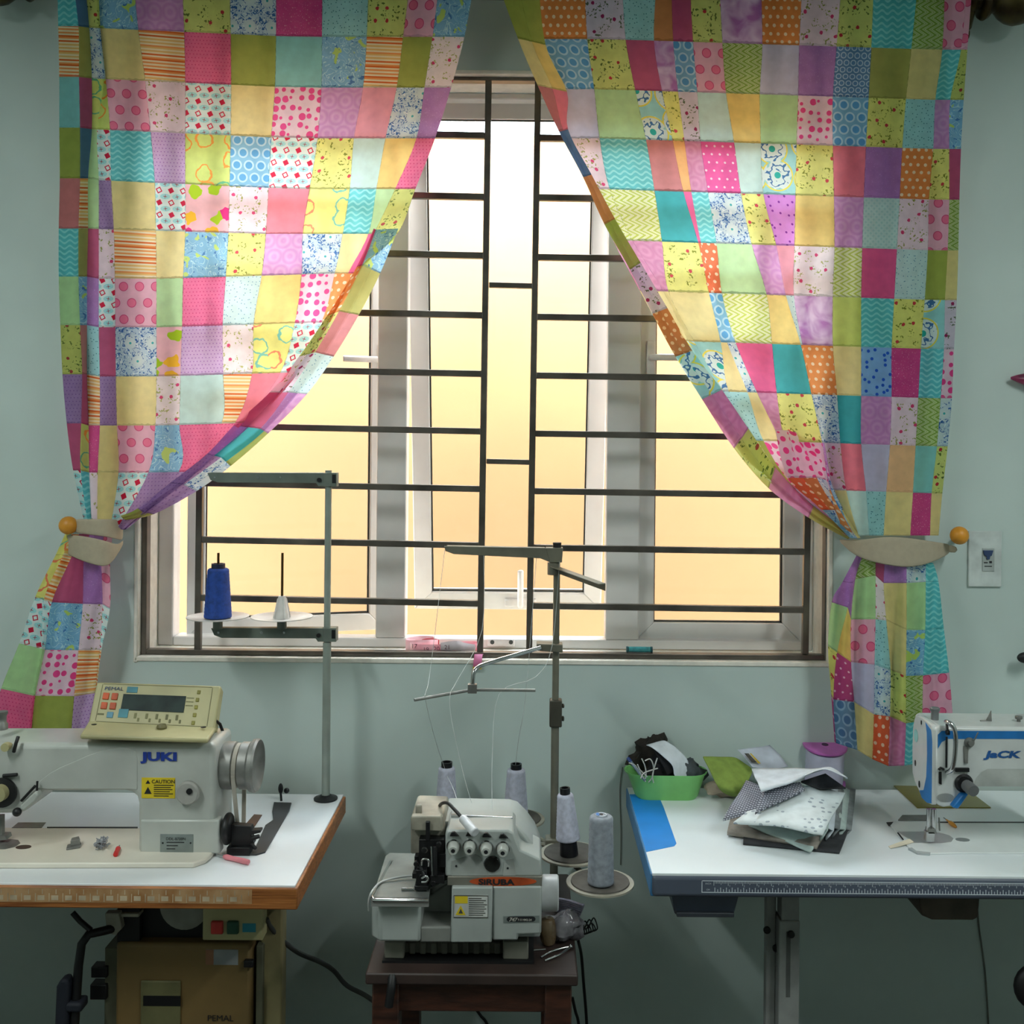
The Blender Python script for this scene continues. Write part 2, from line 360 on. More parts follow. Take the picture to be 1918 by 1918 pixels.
        g, _ = ntex(t, uv, 5, 1); col = mix(t, (d+(g-.5)*.7).lt(.3), col, mix(t, h.gt(.66), mix(t, h.gt(.33), c2, c3), (160,200,30)))
    elif kind == 'flower':
        d, vc = vtex(t, uv, 1.35, .45); wf, _ = ntex(t, uv, 8, 1); col = mix(t, (d+(wf-.5)*.35).lt(.4), col, c3)
        an = t.nodes.new('ShaderNodeTexGradient'); col = mix(t, (d+(wf-.5)*.5-.25).ab().lt(.03), col, c2); col = mix(t, d.lt(.09), col, (40,170,160)); col = mix(t, (d-.42).ab().lt(.02), col, (240,225,80))
    elif kind == 'circles':
        a, b = gd(n); d = a.hyp(b); col = mix(t, ((d*18.0).sin()*.5+.5)*.55, col, c2)
    elif kind == 'sparkle':
        f, _ = ntex(t, uv, 38, 2); col = mix(t, f.gt(.66), col, c2); f, _ = ntex(t, uv, 4, 3); col = mix(t, ((f-.4)*2.0).mx(0).mn(1)*.5, col, c3 or c2)
    elif kind == 'tie':
        f, _ = ntex(t, uv, 3, 2, .6); col = mix(t, ((f-.35)*3.4).mx(0).mn(1), c2, base)
    elif kind == 'check':
        a = (u*9.0+v*9.0).fr().lt(.5); b = (u*9.0-v*9.0).fr().lt(.5); col = mix(t, (a*b)*.6, col, c2)
    # doubled seam allowance: less light comes through, plus shade painted into the colour
    wsn, _ = ntex(t, uv, 9, 1); wob = (wsn-.5)*.07
    e = (cv*-1.0+1.0).mn(cv+.035).mn(cu+.028).mn(cu*-1.0+1.028)+wob
    seam = e.lt(.035)
    col = mix(t, seam*.42, col, tuple(x*.55 for x in base))
    df = t.nodes.new('ShaderNodeBsdfDiffuse'); tr = t.nodes.new('ShaderNodeBsdfTranslucent'); mx = t.nodes.new('ShaderNodeMixShader'); o = t.nodes.new('ShaderNodeOutputMaterial')
    t.links.new(col.k, df.inputs[0]); tg = t.nodes.new('ShaderNodeGamma'); tg.inputs[1].default_value = .7; t.links.new(col.k, tg.inputs[0]); t.links.new(tg.outputs[0], tr.inputs[0]); t.links.new(((seam*-.25)+.5).k, mx.inputs[0])
    # woven thread bump
    wv, _ = ntex(t, uv, 60, 1); bp = t.nodes.new('ShaderNodeBump'); bp.inputs['Strength'].default_value = .15; bp.inputs['Distance'].default_value = .002; t.links.new(wv.k, bp.inputs['Height']); t.links.new(bp.outputs[0], df.inputs['Normal'])
    t.links.new(df.outputs[0], mx.inputs[1]); t.links.new(tr.outputs[0], mx.inputs[2]); t.links.new(mx.outputs[0], o.inputs[0])
    FABS[key] = m; return m
W = (246,244,250)
for a in (
 ('TW',(70,196,206),'wave',(140,226,228)), ('TP',(120,205,205)), ('TQ',(28,160,172)), ('AQ',(190,232,228)), ('LG',(176,226,150)), ('LM',(206,222,90)),
 ('OL',(150,165,55)), ('OV',(168,165,70)), ('YE',(250,226,140)), ('YT',(236,214,130)), ('YO',(250,208,100)), ('ORG',(252,170,90)), ('PE',(250,190,130)), ('BO',(205,120,60)),
 ('MG',(216,70,135)), ('HP',(246,70,140)), ('MR',(190,60,110)), ('CO',(250,105,130)), ('PK',(246,140,165)), ('RB',(205,105,110)), ('LI',(200,196,232)), ('BD_',(60,100,150)),
 ('PU',(176,110,196),'sparkle',(214,170,226),(150,90,180)), ('PT',(170,90,180),'tie',(232,200,236)), ('MC',(222,150,214),'circles',(196,120,196)), ('MV',(220,130,180),'circles',(200,110,160)),
 ('LD',(206,160,222),'dots',(150,90,180)), ('PUL',(150,110,176),'dots',(120,84,150)), ('PUD',(212,110,226),'spots',(120,40,150)),
 ('OS',(250,228,190),'stripe'), ('BP',(110,180,226),'paisley',(186,226,240),(190,220,110)), ('BL',(170,205,232),'leaf',(50,95,170),(60,170,180)),
 ('GF',(214,224,110),'floral',(90,110,50),(190,50,60)), ('YF',(238,236,110),'floral',(120,130,40),(205,60,70)), ('OF',(196,204,90),'floral',(90,110,50),(160,60,60)),
 ('PF',(250,220,236),'floral',(150,150,80),(214,60,110)), ('WF',(252,232,240),'floral',(170,170,100),(214,60,110)), ('LF',(222,206,232),'floral',(90,100,80),(150,40,90)),
 ('MS',(220,50,130),'sparkle',(250,190,220),(190,40,120)), ('TD',(150,220,226),'spots',(50,110,130)), ('TDL',(196,232,234),'spots',(80,140,170)),
 ('PD',(246,170,200),'discs',(240,110,150),(214,70,120)), ('HD',(252,208,230),'spots',(240,66,140),(238,60,140)), ('HK',(244,60,150),'dots',(255,210,235)), ('HKT',(246,84,140),'dots',(214,50,110)),
 ('MP',(190,50,120),'dots',(246,200,226)), ('OP',(246,130,50),'dots',(255,226,190)), ('OR',(240,84,40),'dots',(255,220,190)), ('BO2',(205,105,45),'dots',(245,205,160)),
 ('LL',(208,232,100),'loops',(90,180,130),(246,150,60)), ('YL',(246,240,110),'loops',(246,130,90),(110,190,170)), ('RS',(230,250,250),'squares',(206,30,60),(160,226,230)),
 ('BR',(100,175,226),'rings',(180,220,245),(80,155,220)), ('BRD',(90,135,175),'rings',(150,185,210),(80,120,165)), ('BS',(70,120,180),'rings',(190,215,235)), ('BB',(120,180,246),'spots',(40,90,210)), ('ZG',(240,245,200),'zig',(190,205,80),(225,235,140)), ('ZGG',(200,220,150),'zig',(130,165,70)),
 ('AC',(196,232,228),'check',(150,205,205)), ('TFL',(140,220,222),'flower',(60,110,170),(220,240,240)), ('BU',(252,176,190),'wings',(232,40,120),(252,180,40)),
 ):
    k = dict(zip(('key','base','kind','c2','c3'), a))
    if k['key'] in ('TD','TDL'): k.update(n=11, r=.11)
    if k['key'] == 'HD': k.update(n=5.5, r=.29)
    if k['key'] == 'PD': k.update(n=3, r=.24)
    if k['key'] in ('BR','BRD'): k.update(n=4)
    if k['key'] == 'BS': k.update(n=7)
    if k['key'] in ('MC','MV'): k.update(n=3)
    if k['key'] in ('LD','PUL','HKT'): k.update(n=14, r=.16)
    if k['key'] in ('HK','MP'): k.update(n=6, r=.14)
    if k['key'] in ('OP','OR','BO2'): k.update(n=6.5, r=.22)
    if k['key'] == 'BB': k.update(n=6, r=.2)
    if k['key'] == 'PUD': k.update(n=6, r=.14)
    fabric(**k)
FK = list(FABS); FM = [FABS[k] for k in FK]
def crom(p0, p1, p2, p3, t):
    return .5*((2*p1)+(p2-p0)*t+(2*p0-5*p1+4*p2-p3)*t*t+(3*p1-p0-3*p2+p3)*t*t*t)
def cloth(name, lat, cells, parent, n=6, psz=(90.,92.), wr=.0035, seed=0, label=None, fold=None, cols_smooth=False):
    """lat[row][col] = (px, py, Y); cells[row] = fabric keys. One continuous sheet."""
    R_, C_ = len(lat)-1, len(lat[0])-1; g = []
    def node(i, j): return Vector(lat[min(max(i,0),R_)][min(max(j,0),C_)])
    for i in range(R_*n+1):
        ii = min(i//n, R_-1); tt = i/n-ii; row = []
        cc = [crom(node(ii-1,j), node(ii,j), node(ii+1,j), node(ii+2,j), tt) for j in range(C_+1)]
        for k in range(C_*n+1):
            jj = min(k//n, C_-1); s = k/n-jj; q = cc[jj].lerp(cc[jj+1], s)
            if cols_smooth: q.z = crom(cc[max(jj-1,0)], cc[jj], cc[jj+1], cc[min(jj+2,C_)], s).z
            wv = noise.noise(Vector((q.x*.018, q.y*.006, seed)))*wr*2.4+noise.noise(Vector((q.x*.05, q.y*.02, seed+5)))*wr
            sag = -abs(sin(pi*tt))*.0022
            Y = q.z+wv+sag+(fold(q.x, q.y) if fold else 0)
            row.append((P(q.x, q.y, min(Y, WY-.008)), q))
        g.append(row)
    mb = MB().grid([[p for p, q in r] for r in g])
    o = build(name, mb, FM, parent, smooth=180, label=label, normals=False); me = o.data
    ua = me.uv_layers.new(name='pat').data; ub = me.uv_layers.new(name='cell').data; rnd = random.Random(seed+3); off = {}
    nC = C_*n
    for f in me.polygons:
        i, k = divmod(f.index, nC); ci, cj = i//n, k//n
        if (ci,cj) not in off: off[ci,cj] = (rnd.randint(0,40)+rnd.random(), rnd.randint(0,40)+rnd.random())
        f.material_index = FK.index(cells[ci][cj]); a, b = off[ci,cj]; x0 = node(ci,cj); 
        for li_ in f.loop_indices:
            vi = me.loops[li_].vertex_index; r2, c2 = divmod(vi, nC+1); q = g[r2][c2][1]
            s, tt = (c2-cj*n)/n, (r2-ci*n)/n
            xl = lat[ci][cj][0]+(lat[ci+1][cj][0]-lat[ci][cj][0])*tt
            ua[li_].uv = ((q.x-xl)/psz[0]+a, -tt*(lat[ci+1][cj][1]-lat[ci][cj][1])/psz[1]+b)
            ub[li_].uv = (s, tt)
    return o
def lattice(ys, cols, dep, dyf=lambda x, y: 0):
    return [[(cols[j][i], ys[i]+dyf(cols[j][i], ys[i]), dep(i, j)) for j in range(len(cols))] for i in range(len(ys))]
def S(s): return s.split()
# ---------------------------------------------------------------- left curtain
CYD = 2.685
ys = [-38,55,150,245,340,432,522,613,705,797,885,992]
lc = [[107,109,111,111,112,110,110,113,117,125,137,160],
 [135,147,148,150,150,147,147,150,154,152,151,165],
 [158,167,172,172,165,165,163,163,163,166,167,172],
 [182,186,195,182,185,185,185,185,187,187,183,182],
 [184,188,198,206,208,213,215,216,217,219,222,206],
 [250,259,272,282,290,292,293,293,293,291,278,218],
 [341,345,347,347,347,347,343,341,338,336,335,227],
 [430,432,433,432,430,428,423,417,418,415,352,230],
 [517,517,515,508,503,498,490,475,472,440,358,231],
 [604,603,602,595,580,567,565,552,525,455,362,232],
 [690,687,680,663,655,642,627,602,545,462,365,233],
 [767,755,743,722,705,690,652,612,552,466,367,234],
 [822,810,795,780,740,700,664,616,556,470,369,235],
 [887,870,845,815,778,744,668,618,560,474,371,236]]
lz = [0,-.008,.03,-.012,-.004,0,0,0,0,0,0,0,0,-.012]
def ldep(i, j):
    k = max(0, (i-5)/6.); return CYD-(.09,.055,.025,.008)[min(i,3)]*(i<4)+lz[j]*(.8 if j < 4 else 1)-.02*k*k+(.006*sin(j*1.7+i*.3))
def ldy(x, y):
    if y < 400: return max(-7, min(14, (x-240)*.045)) if x > 165 else -6
    return (min(6, max(-4, (x-290)*.03)) if y < 500 else max(-10,-(x-300)*.03) if x > 300 else 0) if x > 165 else -4
L_ROWS = [S('TW BD_ GF GF BP MC GF BL MS TD GF PD BP'), S('OS OV BL BL YT OS HKT OL TP BP OS OL WF'), S('TP MR LL LL PD PF RS YE HD MC PK BL PU'),
 S('OL BD_ LG RS TW LD LL BR RS YF AQ YO HKT'), S('RB OS LG PUL YT RS BU PF CO YL TW LG OF'), S('TW OV MR PF OS YE BP YF MC BL YE HP YE'),
 S('LG BP PU RS PD LG HKT TDL YO HD OP OP OP'), S('OF RB TD MR BL BU LD WF YL RS RS RS RS'), S('PUL MR OS PUL YE WF AQ OS CO CO CO CO CO'),
 S('MR LL MS YT PD BP HKT HKT HKT PU PU PU PU'), S('RS TW PF YT RS PUL PUL PUL PUL PUL PUL PUL PUL')]
cl = root('curtain', P(170,968,CYD), 'patchwork curtain left of the window, swept towards its orange ball hook', 'curtain', 'patchwork curtains')
cloth('curtain_panel', lattice(ys, lc, ldep, ldy), L_ROWS, cl, wr=.007, seed=1, fold=lambda x, y: .011*sin(x*.075+y*.003))
st = [((700,428),(704,430),(746,428)),((668,500),(678,497),(712,512)),((612,592),(635,583),(672,590)),((560,668),(590,660),(625,668)),((505,735),(540,735),(575,738)),
      ((438,797),(487,803),(502,812)),((388,850),(414,857),(432,873)),((318,905),(344,908),(368,920)),((258,952),(268,960),(288,963)),((226,966),(230,971),(236,974))]
lat = [[(a[0],a[1],CYD-.014-i*.0005),((a[0]*.5+b[0]*.5),(a[1]+b[1])/2,CYD-.026),(b[0],b[1],CYD-.02),((b[0]+c[0])/2,(b[1]+c[1])/2,CYD-.036),(c[0],c[1],CYD-.018)] for i, (a,b,c) in enumerate(st)]
cloth('folded_edge', lat, [S('HP HP BP BP'), S('OP OP OV OV'), S('OF OF RB RB'), S('PF LF TDL TDL'), S('MR MR PU MC'), S('PU TQ TQ OL'), S('PUL PUL BL BL'), S('PUL PUL PUL PUL'), S('OL OV OV OV')], cl, wr=.002, seed=2)
# tail under the band
tl = [[(122,1000),(134,1000),(148,1000),(168,1000),(194,1004),(210,1008)],
      [(104,1040),(118,1040),(134,1043),(157,1046),(190,1052),(206,1057)],
      [(66,1118),(82,1124),(97,1128),(155,1131),(192,1132),(206,1140)],
      [(36,1205),(78,1215),(84,1217),(147,1218),(187,1217),(190,1218)],
      [(2,1290),(62,1303),(66,1303),(139,1304),(178,1298),(180,1299)],
      [(-22,1380),(52,1392),(56,1392),(132,1388),(170,1380),(172,1380)],
      [(-40,1430),(40,1440),(44,1440),(125,1436),(165,1430),(168,1430)]]
lat = [[(x, y, (WY-.03)-(.035+.03*sin(pi*(j+.5)/6)+(.012 if j%2 else 0))*min(1,.6+.2*i)) for j, (x, y) in enumerate(r)] for i, r in enumerate(tl)]
cloth('curtain_tail', lat, [S('YL OS MR PU PD'), S('YL OS MR PU PD'), S('RS RS BP PF RS'), S('LG LG HD OS OS'), S('HKT HKT OL LD LD'), S('HKT HKT OL LD LD')], cl, wr=.008, seed=3, cols_smooth=True, fold=lambda x, y: .009*sin(x*.16+y*.03))
# ---------------------------------------------------------------- right curtain
ys = [-38,84,178,270,365,460,553,645,737,827,915,1003]
rc = [[1005,1012,1046,1066,1104,1148,1198,1250,1310,1375,1455,1585],
 [1095,1100,1113,1123,1142,1185,1243,1290,1345,1400,1475,1588],
 [1165,1172,1190,1210,1226,1240,1252,1300,1355,1410,1480,1590],
 [1230,1225,1240,1260,1280,1308,1328,1350,1365,1418,1485,1592],
 [1257,1261,1270,1282,1295,1313,1338,1362,1400,1430,1490,1594],
 [1292,1298,1306,1312,1326,1342,1352,1378,1418,1462,1500,1596],
 [1347,1353,1360,1375,1388,1408,1436,1446,1455,1470,1508,1598],
 [1425,1428,1423,1425,1430,1454,1472,1500,1520,1540,1556,1600],
 [1503,1497,1495,1492,1490,1488,1487,1503,1523,1544,1562,1602],
 [1577,1567,1560,1560,1562,1563,1560,1560,1568,1574,1585,1608],
 [1637,1632,1627,1622,1618,1615,1613,1613,1613,1613,1622,1628],
 [1720,1707,1697,1690,1685,1680,1675,1670,1670,1667,1660,1655],
 [1770,1765,1752,1748,1740,1738,1732,1725,1720,1715,1710,1705],
 [1812,1800,1780,1778,1778,1775,1770,1768,1762,1755,1745,1742],
 [1822,1812,1805,1800,1797,1795,1792,1787,1783,1775,1765,1758]]
rz = [.0,0,.0,.014,.02,.004,-.008,-.022,.012,0,.006,0,.008,0,.012]
def rdep(i, j): return CYD-(.09,.055,.025,.008)[min(i,3)]*(i<4)+rz[j]*min(1.2,.35+i*.13)-.02*max(0,(i-5)/6.)**2+.005*sin(j*2.1+i*.4)
def rdy(x, y): return max(-11, min(9, (x-1470)*.032)) if 60 < y < 960 else 0
R_ROWS = [S('OP LF TD BO MR GF PT OP PF GF TW ZGG PD PD'), S('BR GF MR PT BR PD ZGG LI PU BS OV YT TW OF'), S('LI LG TFL YF LF AQ YO LG HD BR YF TD MC BP'), S('PF TW RB ORG MV HK AQ TFL YF CO PU OP YF MR'),
 S('ZG ZG TQ HP TW BL YF PUD YO MC AC PF PD ZGG'), S('MV MV YF OR OR LG MC PK WF ZG HP TDL OL YT'), S('YT YT YT BR BR ZG YO TDL PT LM TW YF TFL LF'), S('TFL TFL TFL YE BL HP TQ OP OP YE BB MS TW HD'),
 S('PU PU TD TD YE MV YF BL BL TQ MC PF ZGG BL'), S('ZG ZG ZG OL HD HD HD PU PF CO LI PE TP GF'), S('MV MV MR TQ MV OP OP BR YE AQ TD YE MS YE')]
cr_o = root('curtain', P(1680,1003,CYD), 'patchwork curtain right of the window, swept towards the wall plate side', 'curtain', 'patchwork curtains')
cloth('curtain_panel', lattice(ys, rc, rdep, rdy), R_ROWS, cr_o, wr=.007, seed=11, fold=lambda x, y: .010*sin(x*.08+y*.004))
so = [(930,-38),(970,72),(1007,160),(1047,247),(1092,332),(1132,420),(1180,505),(1222,588),(1265,668),(1315,748),(1375,840),(1440,915),(1515,970),(1588,1010)]
si = [(1008,-38),(1022,84),(1062,172),(1064,242),(1108,327),(1152,410),(1200,492),(1250,577),(1297,657),(1352,730),(1402,803),(1452,875),(1524,948),(1600,1003)]
lat = [[(a[0],a[1],CYD-.012-q),(a[0]*.5+b[0]*.5,a[1]*.5+b[1]*.5,CYD-.034-q),(b[0],b[1],CYD-.016-q)] for a, b, q in zip(so, si, [.09,.055,.025,.01]+[0]*10)]
cloth('folded_edge', lat, [S(x) for x in ('OL OL','YE YO','RB CO','BD_ BD_','BO BO','OL OL','LF LF','BO2 BO2','TFL TFL','MV MV','OF OF','MV MV','OV OV')], cr_o, wr=.002, seed=12)
# lower pleat that crosses in front of the panel near the band
lat = [[(1452,805,CYD-.02),(1475,806,CYD-.034),(1500,812,CYD-.03),(1536,815,CYD-.014)],[(1476,895,CYD-.026),(1505,895,CYD-.04),(1530,895,CYD-.036),(1556,900,CYD-.014)],[(1540,955,CYD-.034),(1555,955,CYD-.045),(1567,955,CYD-.04),(1580,955,CYD-.016)],[(1592,1008,CYD-.04),(1600,1008,CYD-.045),(1606,1008,CYD-.04),(1612,1008,CYD-.02)]]
cloth('pleat', lat, [S('HD HD HD'), S('OR BO2 BL'), S('BP BL YT')], cr_o, wr=.003, seed=14)
tr_ = [[(1607,1035),(1609,1038),(1616,1040),(1640,1040),(1658,1045),(1698,1046),(1734,1050),(1748,1055)],
 [(1578,1090),(1597,1092),(1602,1085),(1640,1078),(1655,1092),(1698,1092),(1734,1090),(1758,1090)],
 [(1558,1128),(1588,1138),(1594,1160),(1640,1160),(1660,1162),(1698,1180),(1733,1180),(1768,1178)],
 [(1551,1210),(1568,1222),(1594,1240),(1638,1245),(1668,1255),(1697,1266),(1729,1265),(1778,1260)],
 [(1557,1300),(1561,1310),(1600,1315),(1637,1338),(1667,1342),(1697,1355),(1727,1350),(1785,1345)],
 [(1563,1388),(1566,1392),(1606,1405),(1634,1422),(1664,1435),(1694,1434),(1722,1430),(1788,1385)]]
lat = [[(x, y, (WY-.03)-(.04+.04*sin(pi*(j+.5)/8)+(.022 if j%2 else 0))*min(1,.55+.2*i)) for j, (x, y) in enumerate(r)] for i, r in enumerate(tr_)]
cloth('curtain_tail', lat, [S('PU PU ZGG MR PU BL TW'), S('PU PU LG WF YT LG TW'), S('LG YO PD TD YT BP TW'), S('YF MP LI BL GF ZGG PD'), S('MP BRD YT OR MV TW PU')], cr_o, n=6, wr=.007, seed=13, cols_smooth=True, fold=lambda x, y: .013*sin((x-1560)*.17+(y-1050)*.006))
# ---------------------------------------------------------------- tiebacks, hooks, rod
m_lin = M('tieback_linen', (178,166,144), .9, var=.012, scale=60, bump=.1)
m_ball = M('orange_ball', (222,150,44), .45, var=.05, scale=20)
m_peg = M('dark_metal_peg', (70,64,56), .4, .8)
def band(name, rows, parent, lab=None): return build(name, MB().grid(rows), m_lin, parent, smooth=180, solid=.004, sub=1, label=lab)
t = root('curtain_tieback', P(170,1060,2.66), 'wide beige linen band gathering the left patchwork curtain', 'tieback', 'linen tiebacks')
def arc(xs, y0, y1, d0, d1):
    rows = []
    for k in range(4):
        rows.append([P(x, y0[i]+(y1[i]-y0[i])*k/3, d0-(d1)*sin(pi*(i)/(len(xs)-1))) for i, x in enumerate(xs)])
    return rows
band('band', arc([120,133,155,180,205,222,231], [1002,1001,1003,1008,1014,1022,1010], [1036,1042,1052,1060,1064,1035,1018], 2.70, .085), t)
band('band_loop', arc([122,140,165,195,218,231], [975,972,972,972,972,974], [990,998,1002,1005,1010,1014], 2.70, .075), t)
t = root('curtain_tieback', P(1680,1060,2.66), 'olive beige linen band gathering the right patchwork curtain', 'tieback', 'linen tiebacks')
band('band', arc([1572,1590,1620,1655,1690,1725,1760,1780], [1010,1012,1010,1004,1005,1010,1016,1019], [1012,1034,1050,1058,1064,1062,1048,1036], 2.705, .085), t)
band('band_end', [[P(1768,1018,2.70), P(1798,1022,2.69)], [P(1768,1032,2.70), P(1793,1040,2.69)]], t)
for (x, y, lab) in ((128,984,'round orange wooden wall hook holding the left curtain band'), (1797,1003,'round orange wooden wall hook beside the white wall plate')):
    h = root('tieback_hook', P(x,y,2.70), lab, 'hook', 'curtain hooks')
    build('ball', MB().ball(P(x,y,2.655), .0235), m_ball, h, smooth=180)
    build('peg', MB().tube([P(x,y,2.66), P(x,y,WY-.004)], .008, 10).lathe([(.018,0),(.018,.006)], P(x,y,WY-.008), (0,1,0), 16), m_peg, h, smooth=40)
m_brz = M('antique_bronze', (88,76,44), .42, .85, var=.16, scale=26, c2=(52,42,28))
rod = root('curtain_rod', P(960,-6,2.64), 'antique bronze curtain rod with a turned finial at its right end', 'curtain rod')
RYD = 2.645; a, b = P(60,-34,RYD), P(1836,1,RYD); rdir = (b-a).normalized()
build('pole', MB().tube([a, b], .022, 20), m_brz, rod, smooth=50)
FN = [(.03,0),(.044,.004),(.049,.013),(.044,.022),(.032,.03),(.03,.038),(.036,.046),(.046,.056),(.056,.074),(.06,.092),(.056,.112),(.05,.13),(.03,.142),(.012,.15),(.0,.152)]
build('finial', MB().lathe(FN, b, rdir), m_brz, rod, smooth=50)
build('finial', MB().lathe(FN, a, -rdir), m_brz, rod, smooth=50)
for x, rz_ in ((b.x-.02, b.z), (a.x+.16, a.z)):
    build('bracket', MB().tube([(x,RYD,rz_-.015),(x,RYD+.03,rz_-.055),(x,RYD+.06,rz_-.06),(x,WY-.004,rz_-.05)], .011, 10).lathe([(.026,-.01),(.031,0),(.026,.01)], (x,RYD,rz_), (1,0,0)).lathe([(.035,0),(.03,.008)], (x,WY-.01,rz_-.045), (0,1,0)), m_brz, rod, smooth=40)
# ================================================================ LEFT SEWING STATION
TZ = .75
m_lam = M('white_laminate', (232,235,238), .32, var=.02, scale=3)
def wood(name, a, b, st):
    return M(name, a, .45, c2=b, scale=5, stretch=st, bump=.15)
m_oak = wood('orange_oak_edge', (172,108,54), (118,66,28), (1.5,12,40))
m_cream = M('cream_plastic', (180,173,128), .45, var=.05, scale=6)
m_cream2 = M('cream_enamel', (152,140,100), .5, var=.05)
m_white = M('machine_enamel', (190,193,187), .3, var=.04, scale=7, coat=.3)
m_black = M('black_metal', (26,26,28), .45, .2)
m_bplas = M('black_plastic', (20,20,22), .5)
m_chrome = M('chrome', (205,205,205), .18, 1, var=.03)
m_grey = M('grey_steel', (150,150,146), .45, .5, var=.08, scale=20)
m_yel = M('caution_yellow', (228,200,40), .5, var=.03)
m_blue = M('logo_blue', (28,58,150), .5, var=.02)
m_ink = M('black_ink', (28,30,34), .6, var=.01)
m_tag = M('tin_plate', (150,160,158), .4, .5)
fr, br = G(557,1661), G(648,1488)
xr = (fr.x+br.x)/2; yf, yb = fr.y, min(br.y, WY-.03); xl = -1.72
tb = root('sewing_table', ((xl+xr)/2, (yf+yb)/2, 0), 'white topped sewing table with worn orange oak edging and cream legs', 'table')
build('tabletop', MB().box(xl+.004, xr-.006, yf+.006, yb, TZ-.006, TZ), m_lam, tb, bevel=.001)
build('edge_band', MB().box(xl, xr, yf, yb, TZ-.048, TZ-.004), m_oak, tb, bevel=.003)
lx0, lx1 = P(488,1800,2.33).x, P(528,1800,2.33).x
def leg(x0, x1):
    b = MB().box(x0, x1, 2.33, 2.375, .03, TZ-.048).box(x0-.01, x1+.01, 2.2, 2.6, 0, .04); build('leg', b, m_cream2, tb, bevel=.004)
leg(lx0, lx1); leg(-1.58, -1.53)
build('crossbar', MB().box(-1.53, lx0, 2.345, 2.365, .12, .16), m_cream2, tb, bevel=.003)
m_tape = M('worn_ruler_tape', (176,140,100), .6, var=.12, scale=30, c2=(150,104,60))
fa = Face((xl,yf,TZ-.004), (xr,yf,TZ-.004), (xr,yf,TZ-.048), (xl,yf,TZ-.048))
def ufrac(px): return (P(px,1680,yf).x-xl)/(xr-xl)
u0, u1 = ufrac(-120), ufrac(472)
tape = build('ruler_tape', fa.quad(u0, .06, u1, .72, .0006), m_tape, tb)
mk = MB(); n = 46
for i in range(n):
    u = u0+(u1-u0)*(i+.5)/n; w = .0006
    fa.quad(u-w, .12 if i%2 else .3, u+w, .34 if i%2 else .68, .0011, mk)
    if i%2 == 0 and i+2 < n: fa.quad(u+.0035, .4, u+(u1-u0)/n*1.5-.002, .62, .0009, mk)
build('ruler_marks', mk, M('rubbed_print', (206,186,156), .6, var=.1), tape)
# ---------------------------------------------------------------- lockstitch machine
sm = root('sewing_machine', G(330,1600), 'off white sewing machine with a button console on top, on the oak edged table', 'sewing machine')
YF, AD = 2.24, .135
bz = TZ+.012
bed = [G(x, y, bz) for x, y in ((-90,1617),(362,1616),(385,1608),(400,1594),(418,1551),(-90,1549))]
build('bed', MB().prism([v-Vector((0,0,.012)) for v in bed], (0,0,.012)), M('worn_bed_enamel', (232,225,211), .4, var=.025, scale=5), sm, bevel=.003)
arm = [(258,1601),(258,1506),(255,1493),(246,1485),(232,1482),(80,1483),(66,1492),(52,1518),(34,1525),(-30,1526),(-90,1526),(-90,1393),(402,1393),(404,1603)]
build('arm', MB().pp(arm, YF, AD), m_white, sm, bevel=.012, seg=3)
# raised swell along the arm
build('arm_cover', MB().pp([(62,1476),(76,1462),(92,1449),(112,1438),(138,1427),(165,1415),(195,1405),(222,1400),(242,1401),(253,1408),(257,1420),(257,1479),(240,1478),(90,1478)], YF-.0015, .003), m_white, sm, bevel=.0012)
build('pillar_base', MB().pp([(262,1598),(262,1536),(410,1536),(412,1600)], YF-.004, .03), m_white, sm, bevel=.004)
af = lambda px, py, o=.001: P(px, py, YF-o)
X1, Z1 = Vector((1,0,0)), Vector((0,0,1))
text('brand_lettering', 'JUKI', af(267,1424,.0015), X1, Z1, 15.5*YF/F, m_blue, sm, wide=1.62, bold=.05)
def plate(name, px, Y, d, mat, parent, **k): return build(name, MB().pbox(px[0], px[1], px[2], px[3], Y-d, d), mat, parent, **k)
cs = plate('caution_sticker', (265,1457,328,1495), YF, .0008, m_yel, sm)
text('caution_lettering', 'CAUTION', P(284,1467,YF-.001), X1, Z1, 7*YF/F, m_ink, cs, wide=1.0, bold=.01)
k = MB()
for i, x1 in enumerate((325,320,323,318,324,316)): k.pbox(288, 1471+i*4-.6, x1, 1471+i*4+.6, YF-.0012, .0006)
k.pp([(277,1461),(281.5,1468),(272.5,1468)], YF-.0012, .0006); k.pp([(277,1474),(284,1487),(270,1487)], YF-.0012, .0006); build('warning_print', k, m_ink, cs)
dl = MB().lathe([(.0,0),(.018,0),(.024,-.004),(.0255,-.006),(.0255,-.014),(.022,-.018),(.012,-.018),(0,-.018)], P(355,1482,YF), (0,1,0))
build('stitch_dial', dl, M('dial_grey', (176,174,168), .4), sm, smooth=40)
build('dial_centre', MB().lathe([(0,0),(.0065,0),(.0065,-.003),(0,-.003)], P(355,1482,YF-.018), (0,1,0), 16), m_bplas, sm, smooth=40)
pt = plate('model_plate', (300,1563,362,1597), YF-.004, .001, m_tag, sm)
text('model_lettering', 'DDL-8700N', P(311,1573.5,YF-.0056), X1, Z1, 5.5*YF/F, m_ink, pt, wide=.95, bold=0)
k = MB()
for x1, y in ((345,1578),(333,1584),(328,1590)): k.pbox(312, y-.6, x1, y+.6, YF-.0056, .0005)
for x in (305,357): k.lathe([(.002,0),(.002,-.0006)], P(x,1579,YF-.005), (0,1,0), 8)
build('plate_print', k, m_ink, pt)
